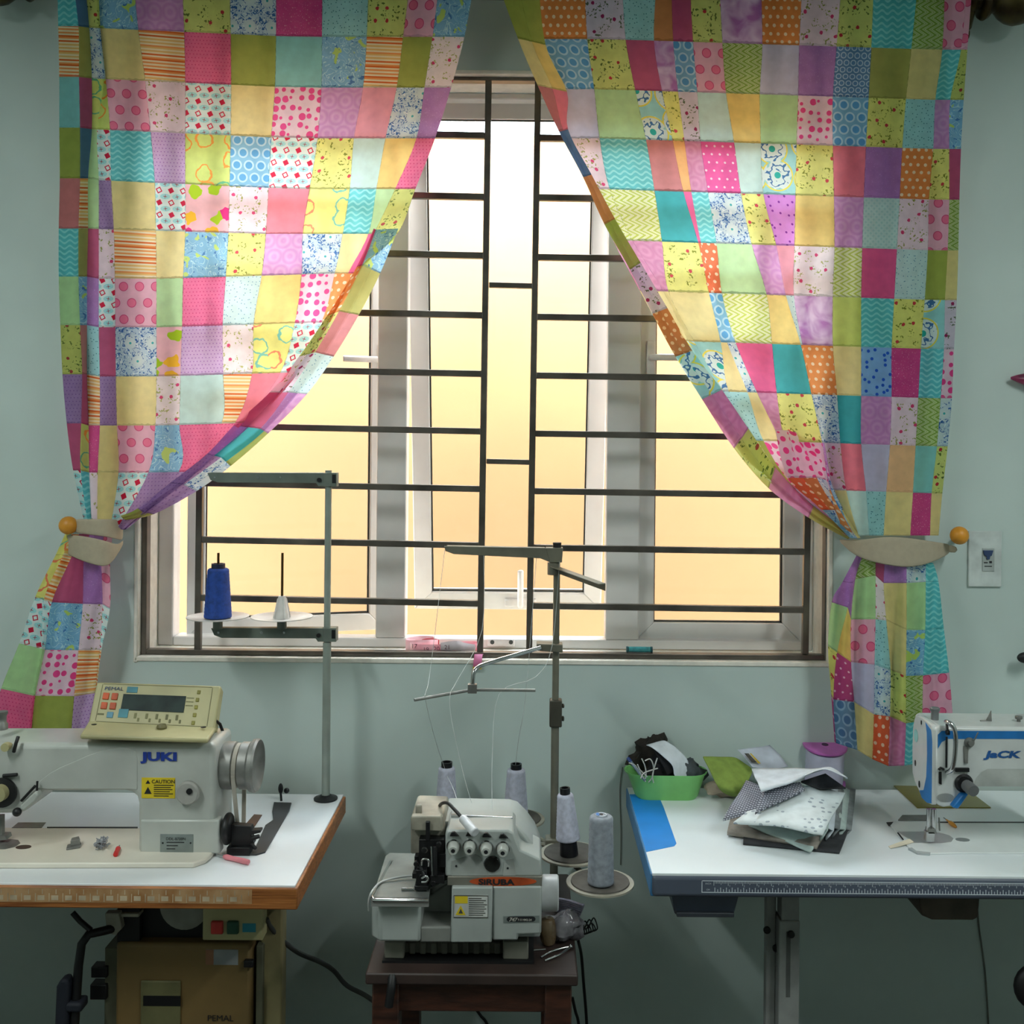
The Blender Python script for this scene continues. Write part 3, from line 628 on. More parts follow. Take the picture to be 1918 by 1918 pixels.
# head end at the picture's edge
post = MB().lathe([(.012,0),(.012,.012),(.009,.016),(.009,.03),(.0115,.034),(.0115,.04),(0,.041)], P(4,1366,YF+.05), (0,0,1), 16)
build('thread_post', post, m_grey, sm, smooth=40)
build('thread_guide_knob', MB().lathe([(0,0),(.004,0),(.004,.012),(.009,.012),(.01,.018),(.009,.026),(0,.026)], P(20,1394,YF+.002), (0,-1,0), 16), m_cream, sm, smooth=40)
build('guide_hook', MB().tube([P(34,1380,YF-.006),P(30,1392,YF-.016),P(26,1408,YF-.01)], .004), m_bplas, sm, smooth=60)
build('tension_disc', MB().lathe([(0,0),(.028,0),(.032,-.006),(.032,-.012),(.018,-.014),(0,-.014)], P(8,1482,YF), (0,1,0)), m_bplas, sm, smooth=40)
build('tension_knob', MB().lathe([(0,0),(.018,0),(.017,-.016),(.006,-.018),(0,-.018)], P(2,1484,YF-.014), (0,1,0)), m_cream, sm, smooth=40)
build('reverse_lever', MB().pp([(38,1508),(66,1482),(72,1491),(66,1502),(44,1520),(36,1516)], YF-.024, .022), m_white, sm, bevel=.004)
build('lever_button', MB().ball(P(32,1521,YF-.02), .0095), m_bplas, sm, smooth=180)
build('thread_clip', MB().tube([P(70,1463,YF-.012),P(69,1484,YF-.014)], .0024).tube([P(40,1500,YF-.006),P(66,1472,YF-.01)], .003).tube([P(6,1453,YF-.006),P(32,1451,YF-.008)], .004), m_bplas, sm, smooth=60)
build('needle_bar', MB().tube([P(2,1526,YF+.05),P(2,1572,YF+.045)], .008).tube([P(-8,1526,YF+.05),P(-6,1568,YF+.05)], .006).pp([(-8,1566),(10,1566),(12,1573),(-8,1575)], YF+.035, .025), m_grey, sm, smooth=40)
np_ = [G(x,y,bz+.0008) for x, y in ((-40,1592),(10,1590),(28,1586),(38,1579),(34,1573),(14,1571),(-40,1570))]
build('needle_plate', MB().prism([v-Vector((0,0,.002)) for v in np_], (0,0,.002)), m_grey, sm)
def oval(c, rx, ry, z, n=20): return [Vector((c.x+rx*cos(2*pi*i/n), c.y+ry*sin(2*pi*i/n), z)) for i in range(n)]
build('oil_cap', MB().prism(oval(G(44,1587,bz), .0165, .011, bz-.001), (0,0,.0022)), M('rust_brown', (82,64,54), .6), sm)
build('slide_gap', MB().prism([G(x,y,bz+.0002) for x,y in ((88,1551),(258,1551.5),(258,1549),(88,1549))], (0,0,.0006)), m_black, sm)
build('slide_plate', MB().prism([G(x,y,bz+.0002) for x,y in ((22,1551),(78,1551),(86,1541),(34,1541))], (0,0,.0008)), m_grey, sm)
# console on the arm
cp = root('tmp', (0,0,0), 'x', 'x') if 0 else None
b = MB().hexa([P(150,1385,2.215),P(389,1393,2.215),P(404,1372,2.315),P(165,1362,2.315)], [P(150,1376,2.215),P(390,1384,2.215),P(405,1362,2.315),P(166,1350,2.315)])
con = build('control_console', b, m_cream, sm, bevel=.004)
tl, tr2, br2, bl2 = P(181,1277,2.375), P(414,1284,2.375), P(402,1366,2.312), P(165,1354,2.312)
fc = Face(tl, tr2, br2, bl2); back = -fc.n*.03
build('console_panel', MB().hexa([bl2,br2,tr2,tl], [v+back for v in (bl2,br2,tr2,tl)]), m_cream, con, bevel=.004)
build('screen', fc.quad(.235,.28,.735,.66,.0012), M('lcd_screen', (44,58,56), .75, var=.08, scale=20, c2=(22,32,34)), con)
for q in ((.255,.1,.34,.24,.001),(.225,.64,.3,.84,.0014)): build('label_patch', fc.quad(*q), M('teal_print', (60,140,156), .5), con)
for (u, v) in ((.075,.27),(.145,.27),(.075,.5),(.145,.5)): build('button', fc.quad(u,v,u+.048,v+.16,.003), M('orange_key', (204,84,32), .5, var=.1), con, bevel=.001)
build('button', fc.quad(.135,.72,.185,.86,.002), M('blue_key', (90,150,176), .5), con, bevel=.001)
for v in (.17,.35,.52,.7,.88): build('button', fc.quad(.82-.01*v,v-.04,.846-.01*v,v+.05,.002), M('olive_key', (140,134,40), .5), con, bevel=.001)
k = MB()
for i, u in enumerate((.35,.44,.52,.6,.68)):
    fc.quad(u,.72,u+.018,.84,.001,k); fc.quad(u+.03,.83,u+.045,.91,.001,k)
for v in (.4,.48,.56): fc.quad(.742,v-.1+.1*(v-.3),.8,v-.085+.1*(v-.3),.0008,k)
for (a0, b0, a1, b1) in ((.06,.045,.93,.055),(.06,.95,.93,.96),(.052,.06,.056,.94),(.934,.06,.938,.94)): fc.quad(a0,b0,a1,b1,.0008,k)
fc.quad(.06,.76,.11,.8,.0008,k)
build('console_print', k, M('olive_print', (120,118,76), .6), con)
text('console_lettering', 'PEMAL', fc.p(.075,.2,.0008), fc.c[1]-fc.c[0], fc.c[0]-fc.c[3], .0085, M('console_ink', (40,66,110), .6), con, wide=1.25, bold=0)
k = MB()
for px in (176, 381): k.lathe([(.006,0),(.006,.0015)], P(px,1358+(px-176)*.022,2.29), (0,0,1), 12)
build('screw', k, m_black, con)
build('console_knob', MB().lathe([(.0105,0),(.0115,.004),(.009,.009),(.006,.006),(0,.006)], P(303,1361,2.285)-Vector((0,0,.004)), (0,0,1), 18), M('dark_cream', (110,104,66), .5), con, smooth=40)
build('console_cable', MB().tube([P(404,1350,2.33),P(412,1356,2.34),P(419,1375,2.345),P(417,1396,2.35)], .0035), m_black, con, smooth=60)
# pulley side
hx = P(404,1432,YF+.07).x; hc = P(404,1433,YF+.07); hz = hc.z
build('pillar_neck', MB().lathe([(0,0),(.066,0),(.064,.016),(.055,.02),(0,.02)], (hx-.002,YF+.07,hz), (1,0,0)), m_white, sm, smooth=40)
hw = build('handwheel', MB().lathe([(0,.018),(.05,.018),(.052,.022),(.052,.045),(.046,.047),(.046,.058),(.052,.06),(.052,.078),(.0575,.083),(.059,.092),(.056,.097),(.048,.092),(.03,.084),(0,.084)], (hx,YF+.07,hz), (1,0,0), 36), m_grey, sm, smooth=35)
m_belt = M('belt_cream', (176,170,158), .8, var=.05)
q = MB().lathe([(.047,.047),(.049,.048),(.049,.057),(.047,.058)], (hx,YF+.07,hz), (1,0,0), 36)
xb = hx+.052; w_ = .0045
for y0, y1 in ((YF+.022, YF+.06), (YF+.118, YF+.09)):
    q.hexa([(xb-w_,y0-.001,hz-.01),(xb+w_,y0-.001,hz-.01),(xb+w_,y0+.002,hz-.01),(xb-w_,y0+.002,hz-.01)], [(xb-w_+.006,y1-.001,TZ+.003),(xb+w_+.006,y1-.001,TZ+.003),(xb+w_+.006,y1+.002,TZ+.003),(xb-w_+.006,y1+.002,TZ+.003)])
build('belt', q, m_belt, sm)
build('belt_slot', MB().prism([G(x,y,TZ+.0006) for x, y in ((455,1550),(476,1550),(491,1527),(476,1526))], (0,0,.0012)), M('raw_wood', (112,80,58), .7), sm)
bwY = YF+.02
bw = MB().lathe([(0,0),(.03,0),(.034,.004),(.034,.01),(.03,.014),(0,.014)], P(421,1552,bwY), (1,0,0), 28)
bw.pp([(432,1545),(470,1548),(472,1556),(488,1555),(488,1560),(470,1564),(476,1580),(462,1598),(440,1602),(432,1590)], bwY, .02)
bw.pbox(424,1588,468,1604,bwY-.012,.04); bw.tube([P(470,1571,bwY),P(486,1566,bwY)], .005); bw.tube([P(470,1580,bwY-.004),P(480,1590,bwY-.004)], .004)
build('bobbin_winder', bw, m_black, sm, bevel=.0015)
pl = [G(x,y) for x, y in ((513,1505),(546,1506),(542,1520),(497,1598),(480,1603),(452,1603),(447,1596),(478,1590),(497,1548),(512,1538),(510,1522))]
bp = build('guard_bracket', MB().prism(pl, (0,0,.004)), M('dark_steel', (62,62,64), .5, .4), sm, bevel=.001)
sp = G(527,1500); build('thumb_screw', MB().tube([sp+Vector((0,0,-.001)), sp+Vector((-.002,0,.022))], .003).ball(sp+Vector((-.002,0,.031)), .009, sc=(.7,.5,1.5)).ball(sp+Vector((.013,0,.026)), .007), m_bplas, sm, smooth=60)
# ---------------------------------------------------------------- small things on the bed
def tool(name, a, b, r, mat, lab, cat, tipr=None, tip=None, tmat=None, prof=None):
    t = root(name, (a+b)/2-Vector((0,0,r)), lab, cat); d = (b-a); L = d.length
    pr = prof or [(0,0),(.6,.02),(1,.12),(.85,.4),(1,.75),(.9,.95),(0,1)]
    build('handle', MB().lathe([(r*x, L*y) for x, y in pr], a, d, 14), mat, t, smooth=50)
    build('shaft', MB().tube([a+d*.03, a-d.normalized()*tip], tipr, 8), tmat or m_chrome, t, smooth=60); return t
U = Vector((0,0,1))
tool('screwdriver', G(418,1609)+U*.006, G(468,1621)+U*.006, .006, M('pink_plastic', (236,140,150), .4), 'pink handled screwdriver lying beside the bobbin winder', 'screwdriver', .0018, .018)
tool('seam_ripper', G(222,1592,bz)+U*.005, G(216,1606,bz)+U*.005, .0055, M('red_plastic', (236,50,50), .4), 'small bright red seam ripper on the machine bed', 'seam ripper', .0014, .012, m_grey)
fb = MB(); rnd = random.Random(4); c = G(189,1590,bz)
for i in range(110):
    a = rnd.random()*6.28; p0 = c+Vector((cos(a)*.013*rnd.random(), sin(a)*.013*rnd.random(), .004+.016*rnd.random())); d = Vector((rnd.uniform(-1,1), rnd.uniform(-1,1), rnd.uniform(-.3,1)))*.008
    q2 = p0+d; q2.z = max(q2.z, bz+.002); fb.tube([p0, (p0+q2)/2+Vector((rnd.uniform(-1,1),rnd.uniform(-1,1),0))*.004, q2], .0012, 5)
fb.ball(c+U*.007, .007, 10, (1,1,.8))
tag(build('thread_tangle', fb, M('grey_lint', (176,178,184), .9, var=.1), smooth=180), 'fluffy grey ball of thread waste on the machine bed', 'thread waste')
pf = root('presser_foot', G(138,1588,bz), 'small loose dark steel presser foot on the machine bed', 'presser foot')
build('sole', MB().prism([G(x,y,bz) for x, y in ((124,1593),(126,1585),(150,1578),(153,1584),(150,1589))], (0,0,.004)), m_grey, pf, bevel=.001)
build('shank', MB().prism([G(x,y,bz+.004) for x, y in ((132,1585),(134,1579),(148,1576),(150,1582))], (0,0,.012)), m_grey, pf, bevel=.001)
# ---------------------------------------------------------------- thread stand on the table
m_std = M('grey_green_enamel', (112,122,114), .45, .1, var=.06)
SY = G(610,1497).y; sx = P(610,1497,SY).x
ts = root('thread_stand', (sx,SY,TZ), 'two spool grey thread stand rising from the oak edged table corner', 'thread stand')
zt, zb = P(620,881,SY).z, P(613,1240,SY).z
build('pole', MB().tube([(sx,SY,TZ),(sx,SY,zb+.05)], .0105, 16).tube([(sx,SY,zb),(sx,SY,zt)], .0085, 16), M('pole_enamel', (150,160,152), .45, .1, var=.04), ts, smooth=50)
build('base_flange', MB().lathe([(.03,0),(.03,.004),(.018,.007),(.0125,.012)], (sx,SY,TZ), U, 20), m_black, ts, smooth=40)
def armbar(y0, px0, px1, name):
    Y = SY-.012
    b = MB().pp([(px0,y0-11),(px0+8,y0-12),(px1,y0-11),(px1,y0+14),(px1-34,y0+14),(px1-38,y0+8),(px0+20,y0+7),(px0+6,y0+2)], Y, .004)
    b.pp([(px0+6,y0-11.6),(px1-25,y0-11.6),(px1-25,y0-9.5),(px0+6,y0-9.5)], Y+.003, .023); b.pp([(px1-24,y0-11.4),(px1+.4,y0-11.4),(px1+.4,y0+14.4),(px1-24,y0+14.4)], Y-.0008, .031)
    o = build(name, b, m_std, ts, bevel=.0012)
    h = MB()
    for x, r in ((px0+95,.0042),(px0+137,.003),(px0+14,.003)): h.lathe([(0,0),(r,0),(r,-.0008),(0,-.0008)], P(x,y0-3,Y-.0002), (0,1,0), 12)
    build('eyelet', h, m_chrome, o)
    h = MB().lathe([(0,0),(.0055,0),(.0055,-.004),(0,-.004)], P(px1-32,y0+2,Y-.0002), (0,1,0), 12).pbox(px1-8,y0-8,px1-1,y0+8,Y-.0018,.001); build('clamp_bolt', h, m_black, o)
armbar(897, 388, 630, 'guide_arm'); armbar(1188, 395, 629, 'spool_arm')
m_disc = M('spool_plate_white', (226,222,218), .5)
def spool_disc(px, py, Y, R, mat, parent, pin=.0, m2=None):
    c = P(px, py, Y); b = MB().lathe([(0,0),(R*.5,.001),(R,.006),(R,.008),(R*.5,.003),(0,.003)], c, U, 36); o = build('spool_plate', b, mat, parent, smooth=40); return c, o
for px in (408, 528):
    c, o = spool_disc(px, 1160, SY-.02, .077, m_disc, ts)
    build('plate_post', MB().tube([c-U*.024, c], .012, 12), m_std, ts, smooth=50)
    build('spindle', MB().tube([c, c+U*.168], .0032, 8), M('brass_rod', (96,74,40), .4, .9), ts, smooth=60)
k = MB(); c = P(528,1160,SY-.02)+U*.003
k.lathe([(.019,0),(.01,.05),(.009,.056),(0,.056)], c, U, 20)
for a in range(4): k.tube([c+Vector((cos(a*1.57+.6)*.021, sin(a*1.57+.6)*.021, .001)), c+Vector((cos(a*1.57+.6)*.01, sin(a*1.57+.6)*.01, .05))], .003, 6)
build('cone_holder', k, m_disc, ts, smooth=40)
def cone(c, h, r0, r1, mt, mc, lab, group, name='thread_cone', tilt=None, core_lo=0, core_hi=.014, rc=None):
    t = root(name, c, lab, 'thread cone', group); ax = Vector(tilt or (0,0,1)).normalized(); rc = rc or r1*.62
    n = 26; pr = [(r0*.8,core_lo)]
    for i in range(n+1): pr.append((r0+(r1-r0)*i/n+(.0006 if i%2 else 0), core_lo+.003+(h-.006)*i/n))
    pr += [(r1*.85,core_lo+h),(rc,core_lo+h)]; pr = [(0,core_lo)]+pr+[(0,core_lo+h)]
    build('winding', MB().lathe(pr, c, ax, 30), mt, t, smooth=60)
    H = core_lo+h
    build('core', MB().lathe([(0,0),(r0*.78,0),(r0*.7,core_lo+.001),(rc*.6,core_lo+.002)], c, ax, 20).lathe([(rc,H-.002),(rc,H+core_hi),(rc*.72,H+core_hi),(rc*.72,H+.001),(0,H+.001)], c, ax, 20) if core_lo else MB().lathe([(rc,H-.002),(rc,H+core_hi),(rc*.72,H+core_hi),(rc*.72,H+.001),(0,H+.001)], c, ax, 20), mc, t, smooth=40); return t
m_bl = M('blue_thread', (30,72,160), .75, var=.08, scale=90)
c = P(408,1164,SY-.02); c.z = P(408,1160,SY-.02).z+.003
cone(c, .126, .034, .026, m_bl, M('navy_core', (28,34,62), .5), 'royal blue cone of thread on the two spool stand', 'thread cones', core_hi=.012, rc=.017)
# ---------------------------------------------------------------- under the table
mo = root('motor_box', (P(345,1900,2.3).x, 2.4, .2), 'tan sewing machine motor housing bolted under the oak edged table', 'motor')
m_tan = M('grimy_tan_enamel', (128,102,60), .6, var=.12, scale=4, c2=(98,82,48))
x0, x1 = P(216,1800,2.3).x, P(470,1800,2.3).x
zt = P(340,1768,2.3).z
build('housing', MB().box(x0, x1, 2.3, 2.55, .2, zt), m_tan, mo, bevel=.008)
for q in ((P(478,1800,2.3).x-.002, P(490,1800,2.3).x-.001, 2.315, 2.53, .2, zt-.01), (P(196,1800,2.32).x, x0, 2.32, 2.5, .2, zt-.02)): build('side_panel', MB().box(*q), M('grey_green_panel', (98,98,78), .6), mo, bevel=.002)
build('motor_bracket', MB().box(x0+.03, x1-.06, 2.33, 2.5, zt-.002, TZ-.048).box(x0+.0, x0+.05, 2.31, 2.36, zt-.002, TZ-.049), m_black, mo)
build('pulley_guard', MB().lathe([(0,0),(.055,0),(.055,.03),(0,.03)], P(345,1706,2.3)+Vector((0,0,.012)), (0,1,0)), M('grey_cover', (150,150,140), .5), mo, smooth=40)
r_ = MB().pbox(262,1838,338,1960,2.3-.006,.006); rp = build('recess_panel', r_, M('olive_tan', (120,116,78), .6), mo, bevel=.003)
build('slot', MB().pbox(268,1866,338,1884,2.3-.0075,.002), m_black, rp)
k = build('warning_label', MB().pbox(385,1779,446,1807,2.3-.001,.001), M('silver_label', (150,154,156), .5), mo)
q = MB().pbox(385,1779,400,1807,2.3-.0016,.0006); build('hazard_mark', q, M('hazard_orange', (160,110,80), .5), k)
text('motor_lettering', 'PEMAL', P(388,1912,2.2985), X1, Z1, 11.5*2.3/F, m_ink, mo, wide=1.05, bold=0)
for b in (MB().pbox(456,1800,474,1813,2.3-.012,.012), MB().pbox(170,1812,200,1832,2.31,.03), MB().pbox(168,1845,199,1873,2.31,.03)): build('latch', b, m_bplas, mo, bevel=.002)
sb = root('switch_box', P(438,1760,2.26), 'cream switch box with red and green push buttons under the oak edged table', 'switch box')
x0, x1 = P(379,1740,2.26).x, P(492,1740,2.26).x
build('case', MB().box(x0, x1, 2.26, 2.3, P(430,1762,2.26).z, TZ-.048), m_cream, sb, bevel=.003)
for a, b_, mm in ((394,417,M('red_button', (206,62,56), .4)), (424,446,M('green_button', (38,84,66), .4))):
    build('button', MB().pbox(a,1727,b_,1751,2.26-.008,.01), mm, sb, bevel=.003)
build('label_sticker', MB().pbox(454,1730,479,1746,2.26-.001,.001), M('teal_label', (40,140,160), .5), sb)
kl = root('knee_lifter', P(130,1918,2.25), 'black knee lifter rod and pad hanging under the oak edged table', 'knee lifter')
build('rod', MB().tube([P(215,1738,2.3), P(196,1743,2.28), P(166,1750,2.26), P(153,1768,2.25), P(147,1810,2.25), P(140,1918,2.24), P(138,1990,2.24)], .0095, 10), m_black, kl, smooth=60)
build('pad', MB().pp([(104,1850),(112,1836),(124,1834),(128,1845),(122,2000),(98,2000)], 2.225, .03).pbox(120,1880,152,1898,2.225,.04), M('navy_rubber', (24,28,40), .7), kl, bevel=.006)
build('pivot_bracket', MB().pp([(196,1711),(222,1711),(228,1740),(216,1752),(200,1748)], 2.29, .02).pbox(210,1712,260,1718,2.3,.03), M('pale_bracket', (170,166,150), .5), kl, bevel=.002)
build('rubber_cable', MB().tube([P(136,1709,2.27), P(150,1725,2.27), P(170,1742,2.262)], .006), m_black, kl, smooth=60)
pc = [P(500,1722,2.29),P(508,1738,2.32),P(530,1762,2.36),P(560,1785,2.4),P(600,1802,2.45),P(625,1818,2.5),P(650,1846,2.52),P(690,1868,2.52),P(730,1905,2.5),P(770,1990,2.5)]
def spline(pts, n=6):
    pts = [Vector(p) for p in pts]; o = []
    for i in range(len(pts)-1):
        for k in range(n): o.append(crom(pts[max(i-1,0)], pts[i], pts[i+1], pts[min(i+2,len(pts)-1)], k/n))
    return o+[pts[-1]]
tag(build('power_cable', MB().tube(spline(pc), .0055), M('grey_cable', (70,72,70), .6), smooth=60), 'thick grey cable drooping from the cream switch box to the stool', 'cable')
# ================================================================ MIDDLE: OVERLOCK MACHINE ON A STOOL
SZ = .58
m_dwood = wood('dark_red_wood', (74,42,30), (42,24,18), (3,3,14))
m_dtop = M('worn_dark_top', (62,48,44), .5, var=.12, scale=8)
sf = G(684,1823,SZ).y; sx0, sx1 = P(684,1823,sf).x, P(1083,1820,sf).x; sbk = 2.58
so_ = root('stool', ((sx0+sx1)/2, (sf+sbk)/2, 0), 'dark red wooden stool carrying the overlock machine', 'stool')
build('seat', MB().box(sx0, sx1, sf, sbk, SZ-.024, SZ), m_dtop, so_, bevel=.004)
build('apron', MB().box(sx0+.05, sx1-.05, sf+.025, sf+.045, SZ-.09, SZ-.024).box(sx0+.05, sx1-.05, sbk-.045, sbk-.025, SZ-.09, SZ-.024).box(sx0+.02, sx0+.04, sf+.05, sbk-.05, SZ-.09, SZ-.024).box(sx1-.04, sx1-.02, sf+.05, sbk-.05, SZ-.09, SZ-.024), m_dwood, so_, bevel=.002)
for x in (sx0+.012, sx1-.067):
    for y in (sf+.015, sbk-.07): build('leg', MB().box(x, x+.055, y, y+.055, 0, SZ-.024), m_dwood, so_, bevel=.003)
m_ser = M('overlock_enamel', (172,178,175), .35, var=.04, scale=6, coat=.2)
m_pan = M('dirty_grey_cast', (104,100,88), .6, var=.1)
ov = root('overlock_machine', (P(860,1790,2.2).x, 2.2, SZ), 'grey white overlock machine with four tension knobs on the dark stool', 'overlock machine')
b = MB().pp([(722,1764),(990,1764),(986,1790),(726,1790)], 2.16, .2); zz = P(860,1793,2.14).z
for i in range(9): b.pp([(766+i*20,1766),(778+i*20,1766),(778+i*20,1788),(766+i*20,1788)], 2.152, .01)
build('base', b, m_pan, ov, bevel=.003)
for (a, c_) in ((720,757), (942,990)):
    p0, p1 = P(a,1764,2.135), P(c_,1766,2.135); [build('foot', MB().box(p0.x+d_, p1.x-d_, ya, yb2, SZ+.004, p0.z), M('grey_cast', (128,126,114), .5), ov, bevel=.003) for d_, ya, yb2 in ((0,2.135,2.19),(.004,2.3,2.35))]
build('rubber_mat', MB().box(P(715,1800,2.12).x, P(1000,1800,2.12).x, 2.125, 2.4, SZ, SZ+.005), m_bplas, ov)
x0, x1 = P(693,1730,2.095).x, P(788,1730,2.095).x; z0, z1 = P(740,1765,2.095).z, P(740,1697,2.095).z
build('cloth_cover', MB().prism([(x0+.02,2.095,z0),(x1,2.095,z0),(x1,2.3,z0),(x0+.03,2.3,z0),(x0,2.25,z0),(x0,2.115,z0)], (0,0,z1-z0)), m_ser, ov, bevel=.006)
tz = .738; tp = [G(x,y,tz) for x, y in ((697,1682),(803,1683),(806,1662),(846,1640),(846,1600),(730,1597),(722,1603))]
build('cloth_plate', MB().prism([v-U*.004 for v in tp], (0,0,.004)), M('brushed_plate', (150,154,150), .35, .6, var=.05), ov, bevel=.001)
a, b2 = G(695,1683,tz), G(803,1684,tz)
lipb = MB().prism([a+Vector((0,0,-.016)), b2+Vector((0,0,-.016)), b2, a+Vector((.004,0,0)), a+Vector((0,0,-.004))], (0,.006,0)).hexa([a+Vector((0,0,-.016)), a+Vector((0,.006,-.016)), a+Vector((.02,.2,-.016)), a+Vector((.018,.2,-.016))], [a, a+Vector((0,.006,0)), a+Vector((.02,.2,0)), a+Vector((.018,.2,0))])
build('plate_lip', lipb, M('satin_lip', (216,216,214), .38, .8, var=.02), ov, bevel=.0025)
build('plate_edge', MB().tube([a+Vector((.2*.0,.19,-.003))+Vector((.014,0,0)), a+Vector((.001,.012,-.003)), a+Vector((.006,-.001,-.003)), b2+Vector((0,-.001,-.003))], .0042, 10), m_chrome, ov, smooth=60)  # chrome tube added along the lip edge for a catch-light
build('stitch_finger', MB().tube([G(752,1668,tz)+U*.003, G(775,1668,tz)+U*.003], .003).lathe([(0,0),(.006,0),(.005,.003),(0,.003)], G(760,1666,tz), U, 12), m_chrome, ov, smooth=50)
build('lower_body', MB().pp([(786,1736),(846,1736),(846,1766),(786,1766)], 2.1, .2).pp([(786,1690),(846,1650),(846,1738),(786,1738)], 2.17, .12), M('sooty_enamel', (150,152,146), .45, var=.12, scale=5, c2=(86,86,84)), ov, bevel=.004)
fcov = build('front_cover', MB().pp([(846,1662),(923,1662),(921,1766),(844,1766)], 2.098, .06), m_ser, ov, bevel=.003)
lab = build('warning_label', MB().pp([(850,1678),(914,1677),(914,1719),(850,1719)], 2.0972, .001), M('label_white', (206,208,204), .5), fcov)
yb_ = build('label_colour', MB().pbox(852,1679,876,1692,2.0966,.0006).pp([(863,1696),(872,1714),(853,1714)], 2.0966, .0006), m_yel, fcov)
k = MB()
for i, x1_ in enumerate((902,910,906,912,908,911,907,909,905)): k.pbox(878, 1683+i*3.9-.55, x1_, 1683+i*3.9+.55, 2.0966, .0006)
k.pp([(863,1702),(867,1711),(859,1711)], 2.096, .0006)
for q in ((850,1677.4,914,1678.2),(850,1718,914,1718.8),(849.6,1678,850.4,1718.5),(913.4,1678,914.2,1718.5)): k.pbox(*q, 2.0966, .0006)
build('label_print', k, M('label_ink', (84,84,80), .6), fcov)
rcov = build('right_cover', MB().pp([(923,1660),(1015,1660),(1014,1750),(971,1751),(970,1762),(922,1762)], 2.105, .2), m_ser, ov, bevel=.004)
mp = build('model_plate', MB().pp([(943,1716),(1010,1715),(1010,1728),(943,1729)], 2.1042, .001), m_tag, rcov)
k = []
for i in range(13): k.append((957+6*cos(pi/2+pi*i/12)-2, 1722-4.8*sin(pi/2+pi*i/12)))
for i in range(13): k.append((997+6*cos(-pi/2+pi*i/12), 1721.5-4.8*sin(-pi/2+pi*i/12)))
build('plate_oval', MB().pp(k, 2.1036, .0006), m_ink, rcov)
m_paint = M('white_print', (210,206,196), .5)
text('model_number', '747', P(953,1725.5,2.1034), X1, Z1, 7*2.1/F, m_paint, rcov, wide=1.0, bold=.03, shear=.3, ex=.0004)
text('model_code', 'F-514M2-24', P(970,1724.5,2.1034), X1, Z1, 4*2.1/F, m_paint, rcov, wide=.95, bold=.02, ex=.0004)
build('body_core', MB().pp([(846,1640),(1014,1640),(1012,1756),(846,1756)], 2.135, .19), m_ser, ov, bevel=.004)
bandp = build('name_band', MB().pp([(838,1642),(1016,1642),(1015,1661),(872,1659),(838,1659)], 2.108, .1), M('band_silver', (132,130,120), .4, .3), ov, bevel=.0015)
el = [(942+63*cos(2*pi*i/28), 1651.2+8.6*sin(2*pi*i/28)) for i in range(28)]
build('badge', MB().pp(el, 2.107, .001), M('badge_orange', (196,84,40), .45, var=.08, scale=30), bandp)
text('brand_lettering', 'SiRUBA', P(896,1656.5,2.1066), X1, Z1, 10.5*2.107/F, m_ink, bandp, wide=1.42, bold=.035, ex=.0006)
ub = [(834,1642),(834,1560),(840,1555),(952,1555),(962,1560),(975,1592),(1013,1610),(1016,1642)]
build('upper_front', MB().pp(ub, 2.113, .12), m_ser, ov, bevel=.004)
hb = [(820,1642),(826,1545),(832,1541),(952,1543),(968,1548),(986,1566),(1002,1588),(1012,1612),(1017,1642)]
build('upper_housing', MB().pp(hb, 2.17, .16), m_ser, ov, bevel=.012, seg=3)
build('top_cover', MB().pp([(800,1560),(804,1534),(815,1531),(955,1532),(966,1540),(972,1560)], 2.24, .085), m_ser, ov, bevel=.008)
build('front_recess', MB().pp([(846,1640),(846,1613),(868,1606),(890,1600),(900,1606),(916,1640)], 2.1118, .0015).pp([(942,1640),(944,1611),(962,1608),(966,1640)], 2.1118, .0015), M('recess_grey', (170,174,170), .4), ov)
k = MB()
for x, y in ((854.5,1622),(951,1626)): k.lathe([(0,0),(.0022,0),(.0022,-.001),(0,-.001)], P(x,y,2.1118), (0,1,0), 10)
build('screw', k, m_ink, ov)
build('oil_window', MB().lathe([(0,0),(.0155,0),(.0168,-.003),(.0145,-.005),(0,-.004)], P(922,1617,2.113), (0,1,0), 24), M('dark_window', (34,36,34), .2), ov, smooth=40)
for x, y in ((850,1584),(880,1584),(911,1586),(942,1588)):
    c = P(x,y,2.113); ax = Vector((0,-1,-.1))
    kn = build('tension_knob', MB().lathe([(0,0),(.0135,0),(.0132,.004),(.0122,.005),(.0122,.012),(.0106,.016),(.0102,.021),(.0085,.023),(.0045,.023),(.004,.02),(0,.02)], c, ax, 20), m_white, ov, smooth=40)
    build('tension_plate', MB().lathe([(.0138,.0005),(.0150,.003),(.0138,.0055)], c, ax, 20), m_chrome, kn, smooth=40)
    build('knob_hole', MB().lathe([(0,0),(.0042,0),(.0042,.0006),(0,.0006)], c+ax.normalized()*.0226, ax, 12), m_ink, kn)
    build('thread_tab', MB().pp([(x-8,y-17),(x-4,y-25),(x+1,y-26),(x+10,y-17)], 2.105, .006), m_black, kn, bevel=.001)
build('thread_rail', MB().tube([P(848,1545,2.19),P(848,1527,2.19),P(958,1531,2.19),P(958,1545,2.19)], .0028, 8).pbox(845,1526,860,1532,2.186,.006), m_chrome, ov, smooth=50)
build('oil_sight', MB().lathe([(.017,0),(.016,.007),(.011,.013),(.004,.016),(0,.0165)], P(888,1527,2.29), U, 24), M('clear_dome', (224,226,228), .08, trans=.5), ov, smooth=60)
lm = build('gooseneck_lamp', MB().tube(spline([P(820,1530,2.28),P(820,1518,2.25),P(826,1506,2.2),P(838,1504,2.17),P(850,1515,2.15),P(864,1530,2.135)]), .0036, 8), m_bplas, ov, smooth=60)
